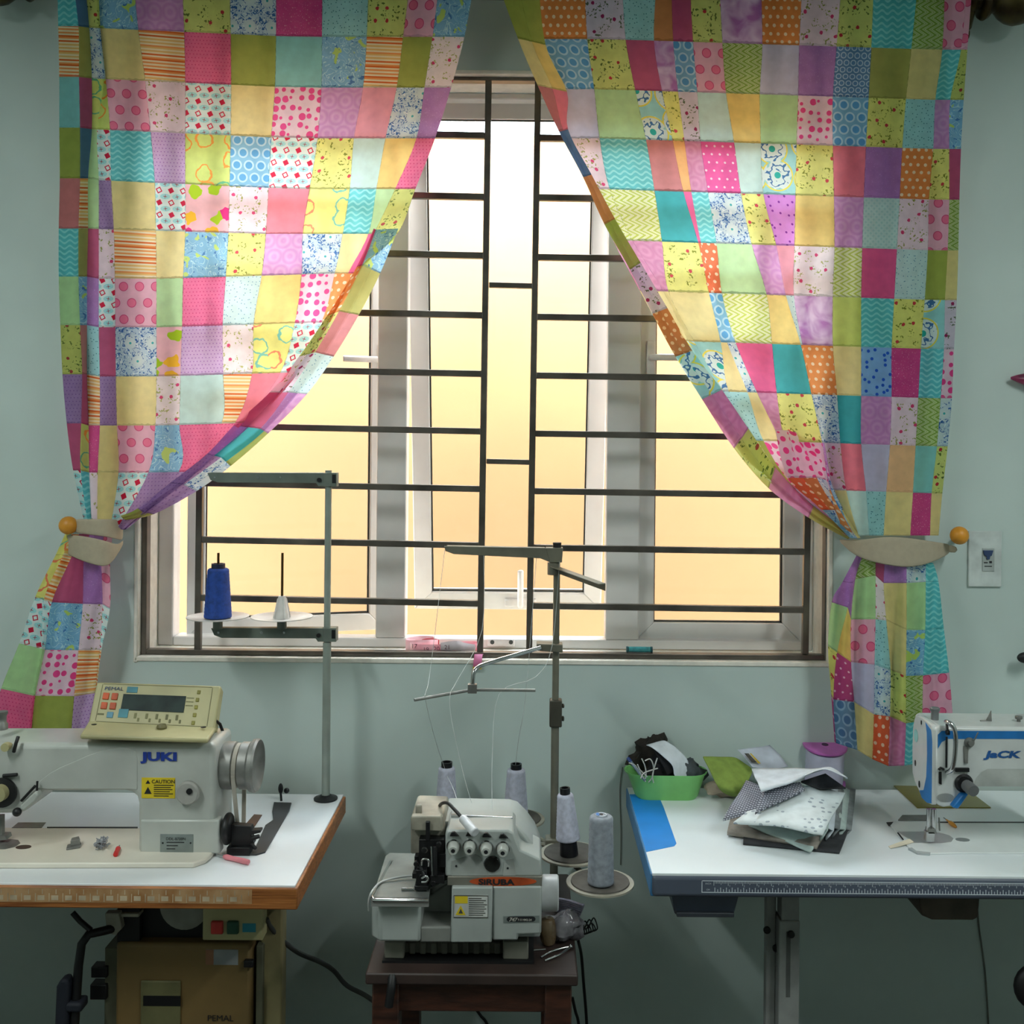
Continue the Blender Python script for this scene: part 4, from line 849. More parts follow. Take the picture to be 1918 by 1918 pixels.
build('lamp_head', MB().tube([P(866,1532,2.128),P(890,1560,2.085)], .0088, 14, .0098), M('lamp_white', (226,228,232), .35), lm, bevel=.002)
build('presser_head', MB().pp([(769,1600),(769,1532),(774,1528),(830,1530),(834,1560),(834,1642),(800,1642),(783,1600)], 2.15, .13), M('worn_head', (178,172,156), .45, var=.1), ov, bevel=.004)
build('head_plate', MB().pp([(769,1556),(770,1529),(827,1529),(829,1558)], 2.13, .02).pbox(778,1508,790,1530,2.16,.01), M('worn_head', (178,172,156)), ov, bevel=.003)
k = MB().pbox(784,1573,832,1650,2.125,.03).pbox(797,1540,805,1575,2.122,.014).pbox(776,1604,784,1630,2.128,.02).pbox(772,1636,780,1646,2.118,.02)
k.pbox(820,1600,838,1625,2.115,.02).pbox(806,1640,832,1655,2.105,.03).tube([P(778,1612,2.12),P(790,1628,2.11),P(798,1650,2.1)], .004).tube([P(815,1585,2.11),P(815,1640,2.105)], .005).pbox(776,1660,802,1668,2.1,.06).pbox(779,1630,800,1662,2.105,.04)
for i in range(5): k.lathe([(0,0),(.0055,0),(.0055,-.008),(0,-.008)], P((780,795,822,812,790)[i],(1616,1590,1580,1652,1640)[i],2.112), (0,1,0), 10)
build('needle_mechanism', k, M('oily_black', (34,34,36), .35, .3), ov, bevel=.001)
k = MB().tube(spline([P(790,1620,2.1),P(791,1611,2.095),P(797,1609,2.095),P(803,1612,2.095),P(803,1622,2.1)]), .0024).tube(spline([P(790,1645,2.094),P(798,1641,2.09),P(802,1646,2.09),P(799,1651,2.09),P(790,1652,2.094)]), .0022).lathe([(0,0),(.006,0),(.006,-.012),(0,-.012)], P(797,1588,2.118), (0,1,0), 14).tube([P(808,1585,2.11),P(810,1640,2.105)], .0022)
build('looper', k, m_chrome, ov, smooth=50)
hw_ = build('handwheel', MB().lathe([(0,0),(.036,0),(.037,.004),(.037,.034),(.034,.037),(0,.037)], (P(1014,1672,2.2).x,2.21,P(1014,1672,2.21).z), (1,0,0), 32), M('wheel_white', (206,208,210), .35), ov, smooth=40)
build('air_hose', MB().tube(spline([G(803,1648,tz)+U*.006, G(770,1646,tz)+U*.006, G(735,1650,tz)+U*.005, G(712,1656,tz)+U*.003, P(698,1668,2.075), P(691,1685,2.072), P(691,1705,2.085)]), .0022), M('clear_tube', (206,208,206), .3), ov, smooth=60)
# ---------------------------------------------------------------- thread stand of the overlock
PYD = 2.5; px_ = P(1038,1560,PYD).x
st_ = root('thread_stand', (px_, PYD, SZ), 'tall olive grey thread stand with four spool plates behind the overlock machine', 'thread stand')
m_ol = M('olive_grey_enamel', (118,116,102), .45, .15, var=.06)
ptop = P(1037,1016,PYD).z; pj = P(1040,1335,PYD).z
build('pole', MB().tube([(px_,PYD,SZ),(px_,PYD,pj)], .0098, 14).tube([(px_,PYD,pj),(px_+.001,PYD,ptop-.012)], .0082, 14), m_ol, st_, smooth=50)
build('pole_cap', MB().tube([(px_+.001,PYD,ptop-.014),(px_+.001,PYD,ptop)], .0105, 14), m_bplas, st_, smooth=50)
build('collar', MB().box(px_-.014, px_+.016, PYD-.016, PYD+.016, pj-.032, pj+.033).box(px_+.016, px_+.022, PYD-.006, PYD+.006, pj-.02, pj-.008).box(px_+.016, px_+.022, PYD-.006, PYD+.006, pj+.012, pj+.022), M('rusty_collar', (74,72,62), .6, .3), st_, bevel=.003)
ga = MB().pp([(832,1023),(1054,1027),(1054,1034),(1052,1053),(1030,1053),(1012,1046),(850,1038),(834,1032)], PYD-.016, .003).pp([(836,1022.4),(1021,1026),(1021,1028),(836,1024.6)], PYD-.013, .021).pp([(1022,1026.4),(1054.6,1026.6),(1052.6,1053.6),(1030,1053.6)], PYD-.0168, .031)
build('guide_arm', ga, m_ol, st_, bevel=.001)
a, b_ = P(1037,1060,PYD-.006), P(1128,1093,2.36)
d = (b_-a).normalized(); s_ = d.cross(U).normalized()*.011
build('guide_arm', MB().hexa([a-s_, b_-s_, b_+s_, a+s_], [v-U*.003 for v in (a-s_, b_-s_, b_+s_, a+s_)]).hexa([a-s_, b_-s_, b_-s_*.8, a-s_*.8], [v-U*.018 for v in (a-s_, b_-s_, b_-s_*.8, a-s_*.8)]).lathe([(.015,-.022),(.015,.008)], a-Vector((0,-.006,0)), U, 14), m_ol, st_, bevel=.001)
build('clamp_block', MB().pp([(1005,1206),(1054,1208),(1054,1223),(1005,1219)], PYD-.02, .04), m_ol, st_, bevel=.002)
kn = [P(1012,1213,PYD-.024),P(960,1228,2.43),P(910,1243,2.37),P(895,1250,2.35),P(887,1262,2.34),P(885,1290,2.34)]
build('bent_rod', MB().tube(spline(kn), .005, 10), m_chrome, st_, smooth=60)
build('cross_rod', MB().tube([P(884,1292,2.34),P(776,1311,2.27)], .0036, 8).tube([P(884,1292,2.335),P(1003,1293,2.335)], .0036, 8).pbox(876,1283,893,1299,2.33,.018), m_grey, st_, smooth=50)
m_pr, m_pl = M('plate_rim', (170,166,150), .5), M('foam_grey', (92,88,82), .9, var=.06, scale=30)
PZ = .69
spots = [(1124,1655,'D'),(1070,1601,'C'),(966,1536,'B'),(838,1533,'A')]
for px, py, kx in spots:
    c = G(px, py, PZ); R_ = .0745
    build('spool_plate', MB().lathe([(0,0),(R_,0),(R_,.004),(0,.004)], c, U, 40), m_pr, st_, smooth=40)
    build('foam_pad', MB().lathe([(0,.004),(R_*.87,.004),(R_*.86,.007),(0,.008)], c, U, 36), m_pl, st_, smooth=40)
    p0 = Vector((px_,PYD,PZ-.012)); build('plate_arm', MB().tube([p0, c-U*.012+(p0-c).normalized()*.0, c-U*.001], .006, 8), m_ol, st_, smooth=50)
build('hub_block', MB().box(px_-.022, px_+.02, PYD-.02, PYD+.02, PZ-.03, PZ+.012), m_ol, st_, bevel=.003)
m_lil = M('lilac_white_thread', (196,198,216), .8, var=.04, scale=90); m_gth = M('grey_thread', (150,156,166), .8, var=.05, scale=90); m_co = M('black_cone_core', (20,20,24), .35)
gA = G(836,1533,PZ)+U*.008; hA = (1533-1455)*gA.y/F
cone(gA, .125, .029, .021, m_lil, m_co, 'lilac white thread cone behind the overlock, leftmost of the four', 'thread cones', core_hi=.013, rc=.0145)
cone(G(966,1537,PZ)+U*.008, .125, .032, .023, m_lil, m_co, 'lilac white thread cone right behind the housing of the overlock', 'thread cones', core_hi=.013, rc=.0145)
cone(G(1066,1607,PZ)+U*.0085, .108, .028, .0185, m_lil, m_co, 'nearly used up leaning lilac white cone showing its black core below', 'thread cones', tilt=(-.075,0,1), core_lo=.034, core_hi=.014, rc=.0122)
t = cone(G(1125,1662,PZ)+U*.0085, .148, .0285, .0255, m_gth, M('white_blue_core', (206,212,222), .4), 'grey thread cone standing on the rightmost round spool plate', 'thread cones', core_hi=.003, rc=.0125)
c = G(1125,1662,PZ)+U*.0085
build('core_hole', MB().lathe([(.0048,0),(.0048,.0006)], c+U*.1512, U, 6), m_ink, t); build('core_sticker', MB().prism([c+U*.1512+Vector((cos(a)*r,sin(a)*r,0)) for a, r in [(2.2+.25*i,.0118) for i in range(9)]+[(2.2+.25*i,.0055) for i in range(8,-1,-1)]], U*.0004), M('sticker_blue', (70,130,206), .4), t)
# threads
m_thr = M('white_thread', (226,230,230), .7)
def thread(pts, lab): return tag(build('sewing_thread', MB().tube(spline([Vector(p) for p in pts], 4), .0006, 5), m_thr, smooth=60), lab, 'thread', 'loose threads of the overlock')
thread([P(836,1448,2.66),P(815,1385,2.5),P(797,1312,2.3),P(797,1298,2.285),P(806,1255,2.4),P(833,1030,2.485)], 'loose white thread rising from the leftmost cone to the thread stand rod')
thread([P(866,1530,2.2),P(850,1480,2.5),P(835,1448,2.655)], 'short white thread from the leftmost cone down to the overlock top')
thread([P(888,1519,2.29),P(868,1450,2.3),P(846,1350,2.3),P(843,1302,2.3),P(856,1275,2.36),P(903,1180,2.48),P(906,1036,2.485)], 'white thread running from the overlock top past the rod tip')
thread([P(922,1519,2.25),P(922,1420,2.3),P(935,1300,2.34),P(1003,1268,2.4),P(1034,1210,2.47),P(1048,1052,2.48)], 'white thread looping off the right rod end towards the pole')
thread([P(964,1447,2.65),P(972,1380,2.6),P(985,1300,2.5),P(1005,1042,2.49)], 'faint white thread rising straight from the middle rear cone')
# ---------------------------------------------------------------- bits beside the overlock
def crumple(name, c, r, sc, mat, lab, cat, seed, amp=.5, n=18, **k):
    b = MB(); vs = []
    b.ball((0,0,0), 1, n)
    for i, v in enumerate(b.v):
        w = v.normalized() if v.length > 1e-6 else Vector((0,0,1)); f = 1+amp*(noise.noise(w*1.7+Vector((seed,0,0)))+.5*abs(noise.noise(w*4+Vector((0,seed,0)))))
        p = Vector((w.x*sc[0], w.y*sc[1], w.z*sc[2]))*r*f; b.v[i] = p
    zmin = min(v.z for v in b.v); b.v = [v+Vector(c)-U*zmin for v in b.v]
    o = build(name, b, mat, smooth=50); return tag(o, lab, cat)
m_film = M('dusty_clear_film', (150,146,152), .18, var=.2, scale=30, c2=(70,66,72), trans=.2)
crumple('plastic_bag', Vector((P(1058,1735,2.24).x, 2.235, SZ)), .034, (1.05,.8,.72), m_film, 'dusty crumpled plastic bag beside the overlock machine', 'bag', 3.3, .6, 26)
pc_ = root('bobbin_case', (P(1027,1775,2.16).x, 2.16, SZ), 'small clear amber domed plastic tube leaning at the overlock base', 'container')
build('shell', MB().lathe([(0,0),(.013,.002),(.017,.012),(.019,.03),(.018,.05),(.013,.056),(0,.057)], (P(1028,1770,2.21).x,2.21,SZ), (-.1,.1,1), 24), M('amber_plastic', (150,126,96), .12, trans=.5), pc_, smooth=50)
cl_ = MB()
for i in range(9):
    a = P(1036,1682+i*3.2,2.33+.006*i); b_ = P(1094-i*1.5,1697+i*3.6,2.30+.006*i); cl_.tube([a,(a+b_)/2+U*.003,b_], .0036, 6)
tag(build('folded_stripe_cloth', cl_, M('striped_lilac', (206,202,222), .8, c2=(130,126,150), scale=60, stretch=(1,1,9)), smooth=60), 'folded lilac grey striped cloth end behind the overlock handwheel', 'cloth')
tw = root('tweezers', G(1040,1795,SZ), 'shiny steel tweezers on the right corner of the stool', 'tweezers')
e0, e1, e2 = G(1013,1797,SZ)+U*.004, G(1020,1803,SZ)+U*.004, G(1069,1778,SZ)+U*.006
for e_, off in ((e0, Vector((-.004,.006,0))), (e1, Vector((.004,-.004,0)))):
    build('arm', MB().tube(spline([e_, (e_+e2)/2+off, e2]), .0024, 8), m_chrome, tw, smooth=60)
build('pivot', MB().ball(e2, .0045, 10), m_chrome, tw, smooth=180)
tag(build('steel_pin', MB().tube([G(992,1782,SZ)+U*.0022, G(1022,1780,SZ)+U*.0022], .0022, 8), m_chrome, smooth=60), 'short straight steel pin lying at the overlock foot', 'pin')
tg_ = MB()
for i in range(7):
    p0 = P(1078+i*4,1748-i*1.5,2.3+.01*(i%3)); tg_.tube(spline([p0, p0+Vector((.012,.004,.022-.01*(i%2))), p0+Vector((.02,-.006,.004)), p0+Vector((.012,0,-.006))]), .0016, 6)
tg_.tube([P(1078,1750,2.3), Vector((P(1060,1760,2.32).x,2.32,SZ+.004))], .003)
tag(build('wire_clip', tg_, m_black, smooth=60), 'small tangle of black wire loops poking past the stool corner', 'wire')
for pts, lab in (([(1083,1762,2.5),(1089,1790,2.55),(1093,1840,2.6),(1099,1918,2.62),(1104,2050,2.62)], 'black power cord hanging just right of the stool corner'),
                 ([(1072,1868,2.62),(1078,1895,2.62),(1084,1918,2.62),(1095,2000,2.62)], 'short black cord running behind the right stool leg'),
                 ([(884,1880,2.746),(900,1902,2.746),(915,1925,2.746),(940,2010,2.746)], 'thin black cord dangling behind the stool apron')):
    tag(build('power_cable', MB().tube(spline([P(*p) for p in pts]), .0038), m_bplas, smooth=60), lab, 'cord', 'black cords around the stool')
tag(build('rubber_hose', MB().tube(spline([P(735,1826,sf+.006), P(733,1850,sf-.006), P(728,1885,sf-.01)]), .009, 10), m_bplas, smooth=60), 'black rubber hose hanging down the stool front left', 'hose')
# ================================================================ RIGHT SEWING STATION
m_slate = M('slate_edge', (84,92,108), .4, var=.03, scale=6)
m_brt = M('bright_blue', (24,136,222), .4, var=.02)
m_sblue = M('side_blue', (60,122,172), .4, var=.03)
m_lam2 = M('blue_white_laminate', (234,240,243), .3, var=.015, scale=3)
fl, bl = G(1219,1637), G(1173,1474)
x0 = (fl.x+bl.x)/2; yf, yb = fl.y, min(bl.y, WY-.025); x1 = 1.75
tb = root('sewing_table', ((x0+x1)/2, (yf+yb)/2, 0), 'bright white sewing table with slate front edge, blue corner and printed ruler', 'table')
build('tabletop', MB().box(x0+.003, x1, yf+.004, yb, TZ-.006, TZ), m_lam2, tb, bevel=.001)
build('front_edge', MB().box(x0+.002, x1, yf, yf+.03, TZ-.05, TZ-.0035), m_slate, tb, bevel=.009, seg=3)
build('edge_band', MB().box(x0, x0+.05, yf+.006, yb, TZ-.05, TZ-.002), m_sblue, tb, bevel=.002)
build('underside', MB().box(x0+.02, x1, yf+.02, yb, TZ-.0505, TZ-.006), M('chipboard', (150,120,90), .7), tb)
bc = [G(x,y,TZ) for x, y in ((1176,1488),(1232,1488),(1243,1512),(1267,1580),(1263,1585),(1208,1596))]; bc[0].x = bc[5].x = x0+.003
build('corner_panel', MB().prism([v-U*.0004 for v in bc], U*.001), m_brt, tb)
fa = Face((x0+.002,yf,TZ-.0035), (x1,yf,TZ-.0035), (x1,yf,TZ-.05), (x0+.002,yf,TZ-.05))
m_wp = M('ruler_white', (206,214,222), .5, var=.02)
def uf(px): return (P(px,1655,yf).x-x0-.002)/(x1-x0-.002)
ru = MB(); ua_, ub_ = uf(1314), .985; va, vb = .2, .72
for q in ((ua_,va,ub_,va+.03),(ua_,vb,ub_,vb+.03),(ua_,va,ua_+.0012,vb)): fa.quad(q[0],q[1],q[2],q[3],.0006,ru)
step = (uf(1364)-uf(1337))/1.0; u = uf(1337); i = 0
while u < ub_-.01:
    if i <= 240:
        h = .26 if i%10 == 0 else .2 if i%5 == 0 else .13
        fa.quad(u-.0003, va+.03, u+.0003, va+.03+h*.75, .0007, ru)
    u += step/10; i += 1
u = uf(1339); i = 0
while u < ub_-.01:
    fa.quad(u-.00045, vb-.2 if i%2 == 0 else vb-.12, u+.00045, vb, .0007, ru); u += step*.2; i += 1
ruo = build('ruler', ru, m_wp, tb)
nm = MB()
for i in range(1, 20):
    text('ruler_number', str(i), fa.p(uf(1337)+step*i+.0012, va+.27, .0004), X1, Z1, .0042, m_wp, ruo, ex=.0004)
text('ruler_number', 'INCH', fa.p(uf(1321), va+.17, .0004), X1, Z1, .0036, m_wp, ruo, ex=.0004)
text('ruler_number', 'CM', fa.p(uf(1323), vb-.07, .0004), X1, Z1, .0036, m_wp, ruo, ex=.0004)
m_lg = M('table_leg_grey', (150,152,150), .5, var=.05)
LY = 2.36
lx0, lx1 = P(1459,1800,LY).x, P(1498,1800,LY).x
zs = P(1480,1725,LY).z
build('leg', MB().box(lx0, lx1, LY, LY+.05, .04, zs).box(P(1433,1800,LY+.04).x, lx0, LY+.03, LY+.055, .04, TZ-.06).box(lx0-.02, lx1+.02, LY-.16, LY+.3, 0, .045), m_lg, tb, bevel=.003)
build('leg_post', MB().box(lx0+.006, lx1-.001, LY+.004, LY+.046, zs-.02, TZ-.05), m_lg, tb, bevel=.002)
build('leg_slot', MB().pbox(1472,1745,1481,1868,LY-.0006,.001), M('slot_shadow_grey', (96,98,96), .6), tb)
for x, y, d_ in ((1481,1749,0),(1436,1741,.03),(1453,1775,.03)): build('leg_bolt', MB().lathe([(0,0),(.0085,0),(.0085,-.006),(.004,-.007),(0,-.007)], P(x,y,LY+d_), (0,1,0), 12), m_black, tb, bevel=.001)
build('leg', MB().box(1.45, 1.5, LY, LY+.05, .04, TZ-.05).box(1.43, 1.52, LY-.16, LY+.3, 0, .045), m_lg, tb, bevel=.003)
build('crossbar', MB().box(lx1, 1.45, LY+.01, LY+.04, .13, .17), m_lg, tb, bevel=.003)
build('hairline_seam', MB().tube([P(1441,1690,2.5),P(1452,1705,2.5),P(1463,1724,2.5)], .002), m_black, tb)
dr = root('pull_out_tray', (P(1322,1712,2.22).x, 2.3, P(1322,1714,2.22).z), 'slate grey pull-out tray under the left end of the white table', 'tray')
a, b_ = P(1258,1684,2.2), P(1385,1715,2.22)
build('tray', MB().prism([(a.x,2.21,TZ-.0505),(b_.x,2.21,TZ-.0505),(b_.x-.012,2.22,b_.z),(a.x+.01,2.22,b_.z)], (0,.28,0)), m_slate, dr, bevel=.004)
build('lip', MB().box(a.x+.012, b_.x-.014, 2.205, 2.215, b_.z+.002, b_.z+.012), M('tray_lip', (58,62,70), .5), dr, bevel=.002)
a, b_ = P(1716,1690,2.36), P(1832,1702,2.36)
pan = [(P(1712,0,2.36).x,TZ-.0505),(P(1832,0,2.36).x,TZ-.0505),(P(1826,0,2.36).x,b_.z+.006),(P(1816,0,2.36).x,b_.z),(P(1742,0,2.36).x,b_.z),(P(1722,0,2.36).x,b_.z+.01)]
tag(build('oil_pan', MB().prism([(x,2.3,z) for x, z in pan], (0,.2,0)), M('brown_pan', (84,74,62), .6, var=.1), bevel=.004), 'shallow brown oil pan under the white table below its machine', 'pan')
kp = root('knee_pad', (P(1935,1850,2.3).x,2.3,P(1935,1892,2.3).z), 'round black knee pad under the white table at the right edge', 'knee lifter')
c = P(1938,1848,2.3); build('pad', MB().ball(c, .047, 24, (1,.5,1.08)), m_bplas, kp, smooth=180)
build('rod', MB().tube([c+Vector((0,.01,.03)), (c.x+.02, 2.34, TZ-.2), (c.x+.02,2.36,TZ-.0505)], .008, 10), m_black, kp, smooth=60)
# ---------------------------------------------------------------- blue trimmed lockstitch machine
m_wm = M('glossy_white_enamel', (206,210,209), .25, var=.02, coat=.4)
m_strp = M('trim_blue', (36,118,190), .35, var=.04, scale=20)
sm = root('sewing_machine', G(1850,1575), 'glossy white sewing machine with bright blue trim band on the white table', 'sewing machine')
YF, AD = 2.29, .127
hx = P(1753,1420,YF).x
hd = [(1753,1500),(1753,1366),(1757,1361),(2040,1364),(2040,1475),(1840,1474),(1822,1477),(1806,1486),(1786,1511),(1768,1513),(1757,1509)]
hb = MB(); zA, zB = P(1753,1366,YF).z, P(1753,1508,YF).z
build('arm', MB().pp(hd, YF, AD), m_wm, sm, bevel=.012, seg=4)
# face plate on the end: a rounded outline in the Y-Z plane
ec = lambda t, z: Vector((hx, YF+AD*t, z))
zt_, zb_ = P(1753,1360,YF).z, P(1753,1510,YF).z; H = zt_-zb_
outl = [(.06,0),(.3,-.03),(.55,.0),(.85,.1),(.98,.2),(1.0,.5),(.97,.8),(.9,.93),(.78,1.0),(.5,1.01),(.1,1.0),(.03,.95),(.02,.05)]
fp = build('face_plate', MB().prism([ec(t,zb_+H*z)+Vector((.006,0,0)) for t, z in outl], (-.012,0,0)), m_wm, sm, bevel=.003)
stp = [(.02,.86),(.34,.9),(.3,.72),(.3,.3),(.46,.02),(.9,.15),(.8,.06),(.5,-.03),(.2,-.02),(.06,.02),(.03,.3)]
stp = [(.1,.93),(.36,.98),(.29,.85),(.27,.6),(.3,.3),(.42,.1),(.62,.05),(.5,-.015),(.25,-.02),(.06,.02),(.05,.3),(.05,.8)]
build('blue_band', MB().prism([ec(t,zb_+H*z)+Vector((-.0055,0,0)) for t, z in stp], (-.001,0,0)), m_strp, sm)
build('blue_band', MB().pp([(1757,1390),(1757,1376),(1764,1369),(2040,1370),(2040,1388),(1900,1384),(1775,1384),(1764,1390),(1757,1402)], YF-.0006, .001), m_strp, sm)
k = MB()
for (t, z, r) in ((.82,.36,.007),(.62,.13,.008),(.55,.94,.005)): k.prism([ec(t,zb_+H*z)+Vector((-.0062,r*.55*cos(a*.4488),r*sin(a*.4488))) for a in range(14)], (-.0008,0,0))
build('face_plate_hole', k, m_ink, sm)
build('badge', MB().prism([ec(.8,zb_+H*.72)+Vector((-.0062,.012*cos(a*.4488),.015*sin(a*.4488))) for a in range(14)], (-.0006,0,0)), M('mint_badge', (150,206,206), .5), sm)
text('brand_lettering', 'JaCK', P(1846,1418.5,YF-.0006), X1, Z1, 12.5*YF/F, m_blue if 0 else M('lettering_blue', (34,92,160), .4), sm, wide=1.75, bold=.045, shear=.18)
build('arm_recess', MB().pp([(1822,1473),(1828,1458),(1838,1446),(1850,1440),(2040,1440),(2040,1473)], YF-.0004, .001), M('recess_warm_grey', (186,190,186), .3), sm)
build('take_up_slot', MB().pbox(1771,1380,1775,1438,YF-.001,.0015), m_ink, sm)
gp = spline([P(1772,1352,YF-.004),P(1778,1354,YF-.02),P(1787,1364,YF-.026),P(1790,1385,YF-.027),P(1788,1420,YF-.026),P(1783,1440,YF-.02),P(1774,1447,YF-.006)])
build('take_up_guard', MB().tube(gp, .0052, 10), m_chrome, sm, smooth=60)
build('take_up_lever', MB().tube([P(1773,1352,YF+.0),P(1775,1372,YF-.012)], .003).lathe([(.006,-.003),(.006,.003)], P(1775,1372,YF-.012), (1,0,0), 12), m_black, sm, smooth=60)
build('thread_guide', MB().lathe([(0,0),(.011,0),(.011,-.004),(.006,-.005),(.006,-.012),(0,-.012)], P(1815,1390,YF), (0,1,0), 20).pp([(1806,1398),(1814,1398),(1813,1430),(1807,1430)], YF-.004, .004).tube([P(1824,1388,YF-.01),P(1832,1372,YF-.014)], .0015), m_grey, sm, smooth=40)
build('thread_guide', MB().pbox(1790,1439,1816,1446,YF-.006,.006).tube([P(1759,1441,YF-.002),P(1762,1438,YF-.01),P(1767,1441,YF-.002)], .003).pp([(1759,1446),(1764,1446),(1764,1470),(1759,1468)], YF-.003, .003), m_black, sm, bevel=.001)
tk = build('tension_disc', MB().lathe([(0,0),(.019,0),(.021,.004),(.0165,.009),(.0165,.013),(0,.013)], P(1804,1466,YF), (0,-1,0)), m_black, sm, smooth=40)
build('tension_knob', MB().lathe([(0,.012),(.0125,.012),(.0135,.02),(.0125,.042),(.006,.043),(0,.043)], P(1804,1466,YF), (.15,-1,-.12), 14), M('knob_grey', (116,118,120), .5), tk, smooth=40)
build('reverse_lever', MB().pp([(1784,1513),(1803,1489),(1815,1488),(1795,1516)], YF-.02, .02), m_strp, sm, bevel=.003)
build('badge_oval', MB().pp([(1771+16*cos(i*.3142)+0, 1494+8*sin(i*.3142)) for i in range(20)], YF-.0012, .002), M('oval_grey', (150,154,152), .4), sm)
tp_ = P(1751,1352,YF+.06); build('thread_post', MB().lathe([(.011,0),(.0115,.004),(.0085,.008),(.0085,.026),(.011,.029),(.0112,.034),(.009,.036),(0,.036)], tp_-U*.003, U, 18), M('post_grey', (116,120,122), .45), sm, smooth=40)
k = MB().prism([P(1846,1352,YF+.05), P(1858,1352,YF+.05), P(1857,1331,YF+.05)], (0,.003,0)).tube([P(1836,1351,YF+.05),P(1848,1351,YF+.05)], .003)
k.lathe([(0,0),(.004,0),(.004,.006),(.008,.007),(.008,.013),(0,.013)], P(1908,1352,YF+.05), U, 14); build('guide_plate', k, m_grey, sm, bevel=.0005)
k = MB()
for x, y, r in ((1790,1353,.008),(1812,1357,.003),(1888,1356,.003),(1756,1355,.004)): k.lathe([(0,0),(r,0),(r,.0012),(0,.0012)], P(x,y,YF+.05), U, 14)
build('oil_hole', k, m_ink, sm)
nb = P(1749,1515,YF+.06)
build('needle_bar', MB().tube([nb, nb-U*.05], .0055, 10).tube([nb+Vector((-.012,0,0)), nb+Vector((-.012,0,-.058))], .0045, 10).tube([nb-U*.05, nb-U*.075], .0018, 6).box(nb.x-.02, nb.x-.002, YF+.05, YF+.066, nb.z-.072, nb.z-.05), m_chrome, sm, smooth=50)
build('presser_foot', MB().pp([(1740,1553),(1752,1553),(1756,1562),(1738,1562)], YF+.05, .02).tube([nb+Vector((.012,0,-.02)), nb+Vector((.014,0,-.05))], .002), m_grey, sm, bevel=.001)
bz = TZ+.0035
bdp = [G(x,y,TZ) for x, y in ((1662,1541),(2040,1542),(2040,1600),(1790,1600),(1740,1601),(1715,1597),(1701,1588))]
build('bed', MB().prism(bdp, U*.0035), M('bed_white', (226,230,230), .3, var=.012, coat=.2), sm, bevel=.001)
npl = [G(x,y,bz) for x, y in ((1681,1558),(1738,1558),(1760,1560),(1778,1565),(1786,1571),(1782,1577),(1764,1580),(1712,1579))]
build('needle_plate', MB().prism(npl, U*.0008), M('satin_lip', (216,216,214), .38, .8, var=.02), sm)
k = MB().prism(oval(G(1803,1573,bz), .016, .011, bz), U*.0008); build('oil_cap', k, M('cap_grey', (130,136,136), .5), sm)
k = MB().prism([G(x,y,bz) for x, y in ((1660,1541),(1673,1540),(1666,1548),(1664,1547))], U*.001).prism([G(x,y,bz) for x, y in ((1680,1560),(1683,1560),(1693,1573),(1690,1573))], U*.001).prism([G(x,y,bz) for x, y in ((1757,1539.5),(2040,1540),(2040,1541.6),(1757,1541.2))], U*.001)
build('bed_gap', k, m_black, sm)
build('slide_plate', MB().prism([G(x,y,TZ) for x, y in ((1682,1538),(1742,1538),(1742,1529),(1690,1529))], U*.004), m_grey, sm, bevel=.001)
build('tail_tape', MB().prism([G(x,y,TZ) for x, y in ((1701,1592),(1708,1591),(1716,1597),(1743,1600),(1741,1603),(1718,1601))], U*.0045), M('tape_grey', (170,176,178), .5), sm)
m_acr = M('yellow_acrylic', (196,182,70), .15, var=.02, trans=.75)
tag(build('acrylic_ruler', MB().prism([G(x,y,TZ+.0005) for x, y in ((1674,1473),(1718,1514),(1856,1514),(1806,1476))], U*.003), m_acr, bevel=.0006), 'transparent yellow quilting ruler lying behind the blue trimmed machine head', 'ruler')
t = tool('seam_ripper', G(1772,1538,bz)+U*.004, G(1792,1553,bz)+U*.004, .0055, M('amber_handle', (222,150,50), .3), 'small amber handled seam ripper on the bed of the blue trimmed machine', 'seam ripper', .0012, .012, m_grey, [(0,0),(.35,.03),(.4,.25),(1,.45),(1,.7),(.45,.95),(0,1)])
tag(build('paper_scrap', MB().grid([[G(1664,1586)+U*.001, G(1680,1583)+U*.005, G(1704,1576)+U*.006], [G(1668,1590)+U*.001, G(1684,1588)+U*.003, G(1712,1582)+U*.0055]]), M('cream_scrap', (232,222,200), .8), solid=.0008), 'tiny cream scrap at the edge of the needle plate', 'scrap')
# ---------------------------------------------------------------- green basket and its contents
m_grn = M('green_plastic', (132,206,120), .4, var=.03)
c0, c1 = G(1196,1500), G(1308,1503)
bx0, bx1, by0, by1 = c0.x, c1.x, c0.y+.004, 2.715; bh = .062; fl_ = .036
def rrect(x0, x1, y0, y1, r, z, n=6):
    o = []
    for cx_, cy_, a0 in ((x1-r,y1-r,0),(x0+r,y1-r,90),(x0+r,y0+r,180),(x1-r,y0+r,270)):
        for i in range(n+1): a = radians(a0+90*i/n); o.append(Vector((cx_+r*cos(a), cy_+r*sin(a), z)))
    return o
def rim(g, z, r): return rrect(bx0-g*1.0, bx1+g*.95, by0-g*.25, min(by1+g*.1, WY-.012), r, z)
ring = [rim(0,TZ,.03), rim(.006,TZ+.006,.032), rim(fl_*.7,TZ+bh*.92,.045), rim(fl_*.9,TZ+bh,.05), rim(fl_*.92,TZ+bh+.004,.05), rim(fl_*.78,TZ+bh+.003,.046), rim(fl_*.6,TZ+bh*.85,.042), rim(.002,TZ+.008,.03)]
n = len(ring[0]); b = MB(); b.v = [p for r in ring for p in r]
b.f = [(i*n+k, i*n+(k+1)%n, (i+1)*n+(k+1)%n, (i+1)*n+k) for i in range(7) for k in range(n)]+[tuple(range(n-1,-1,-1)), tuple(range(7*n, 8*n))]
tag(build('basket', b, m_grn, smooth=50), 'lime green plastic basket of scraps on the blue table corner', 'basket')
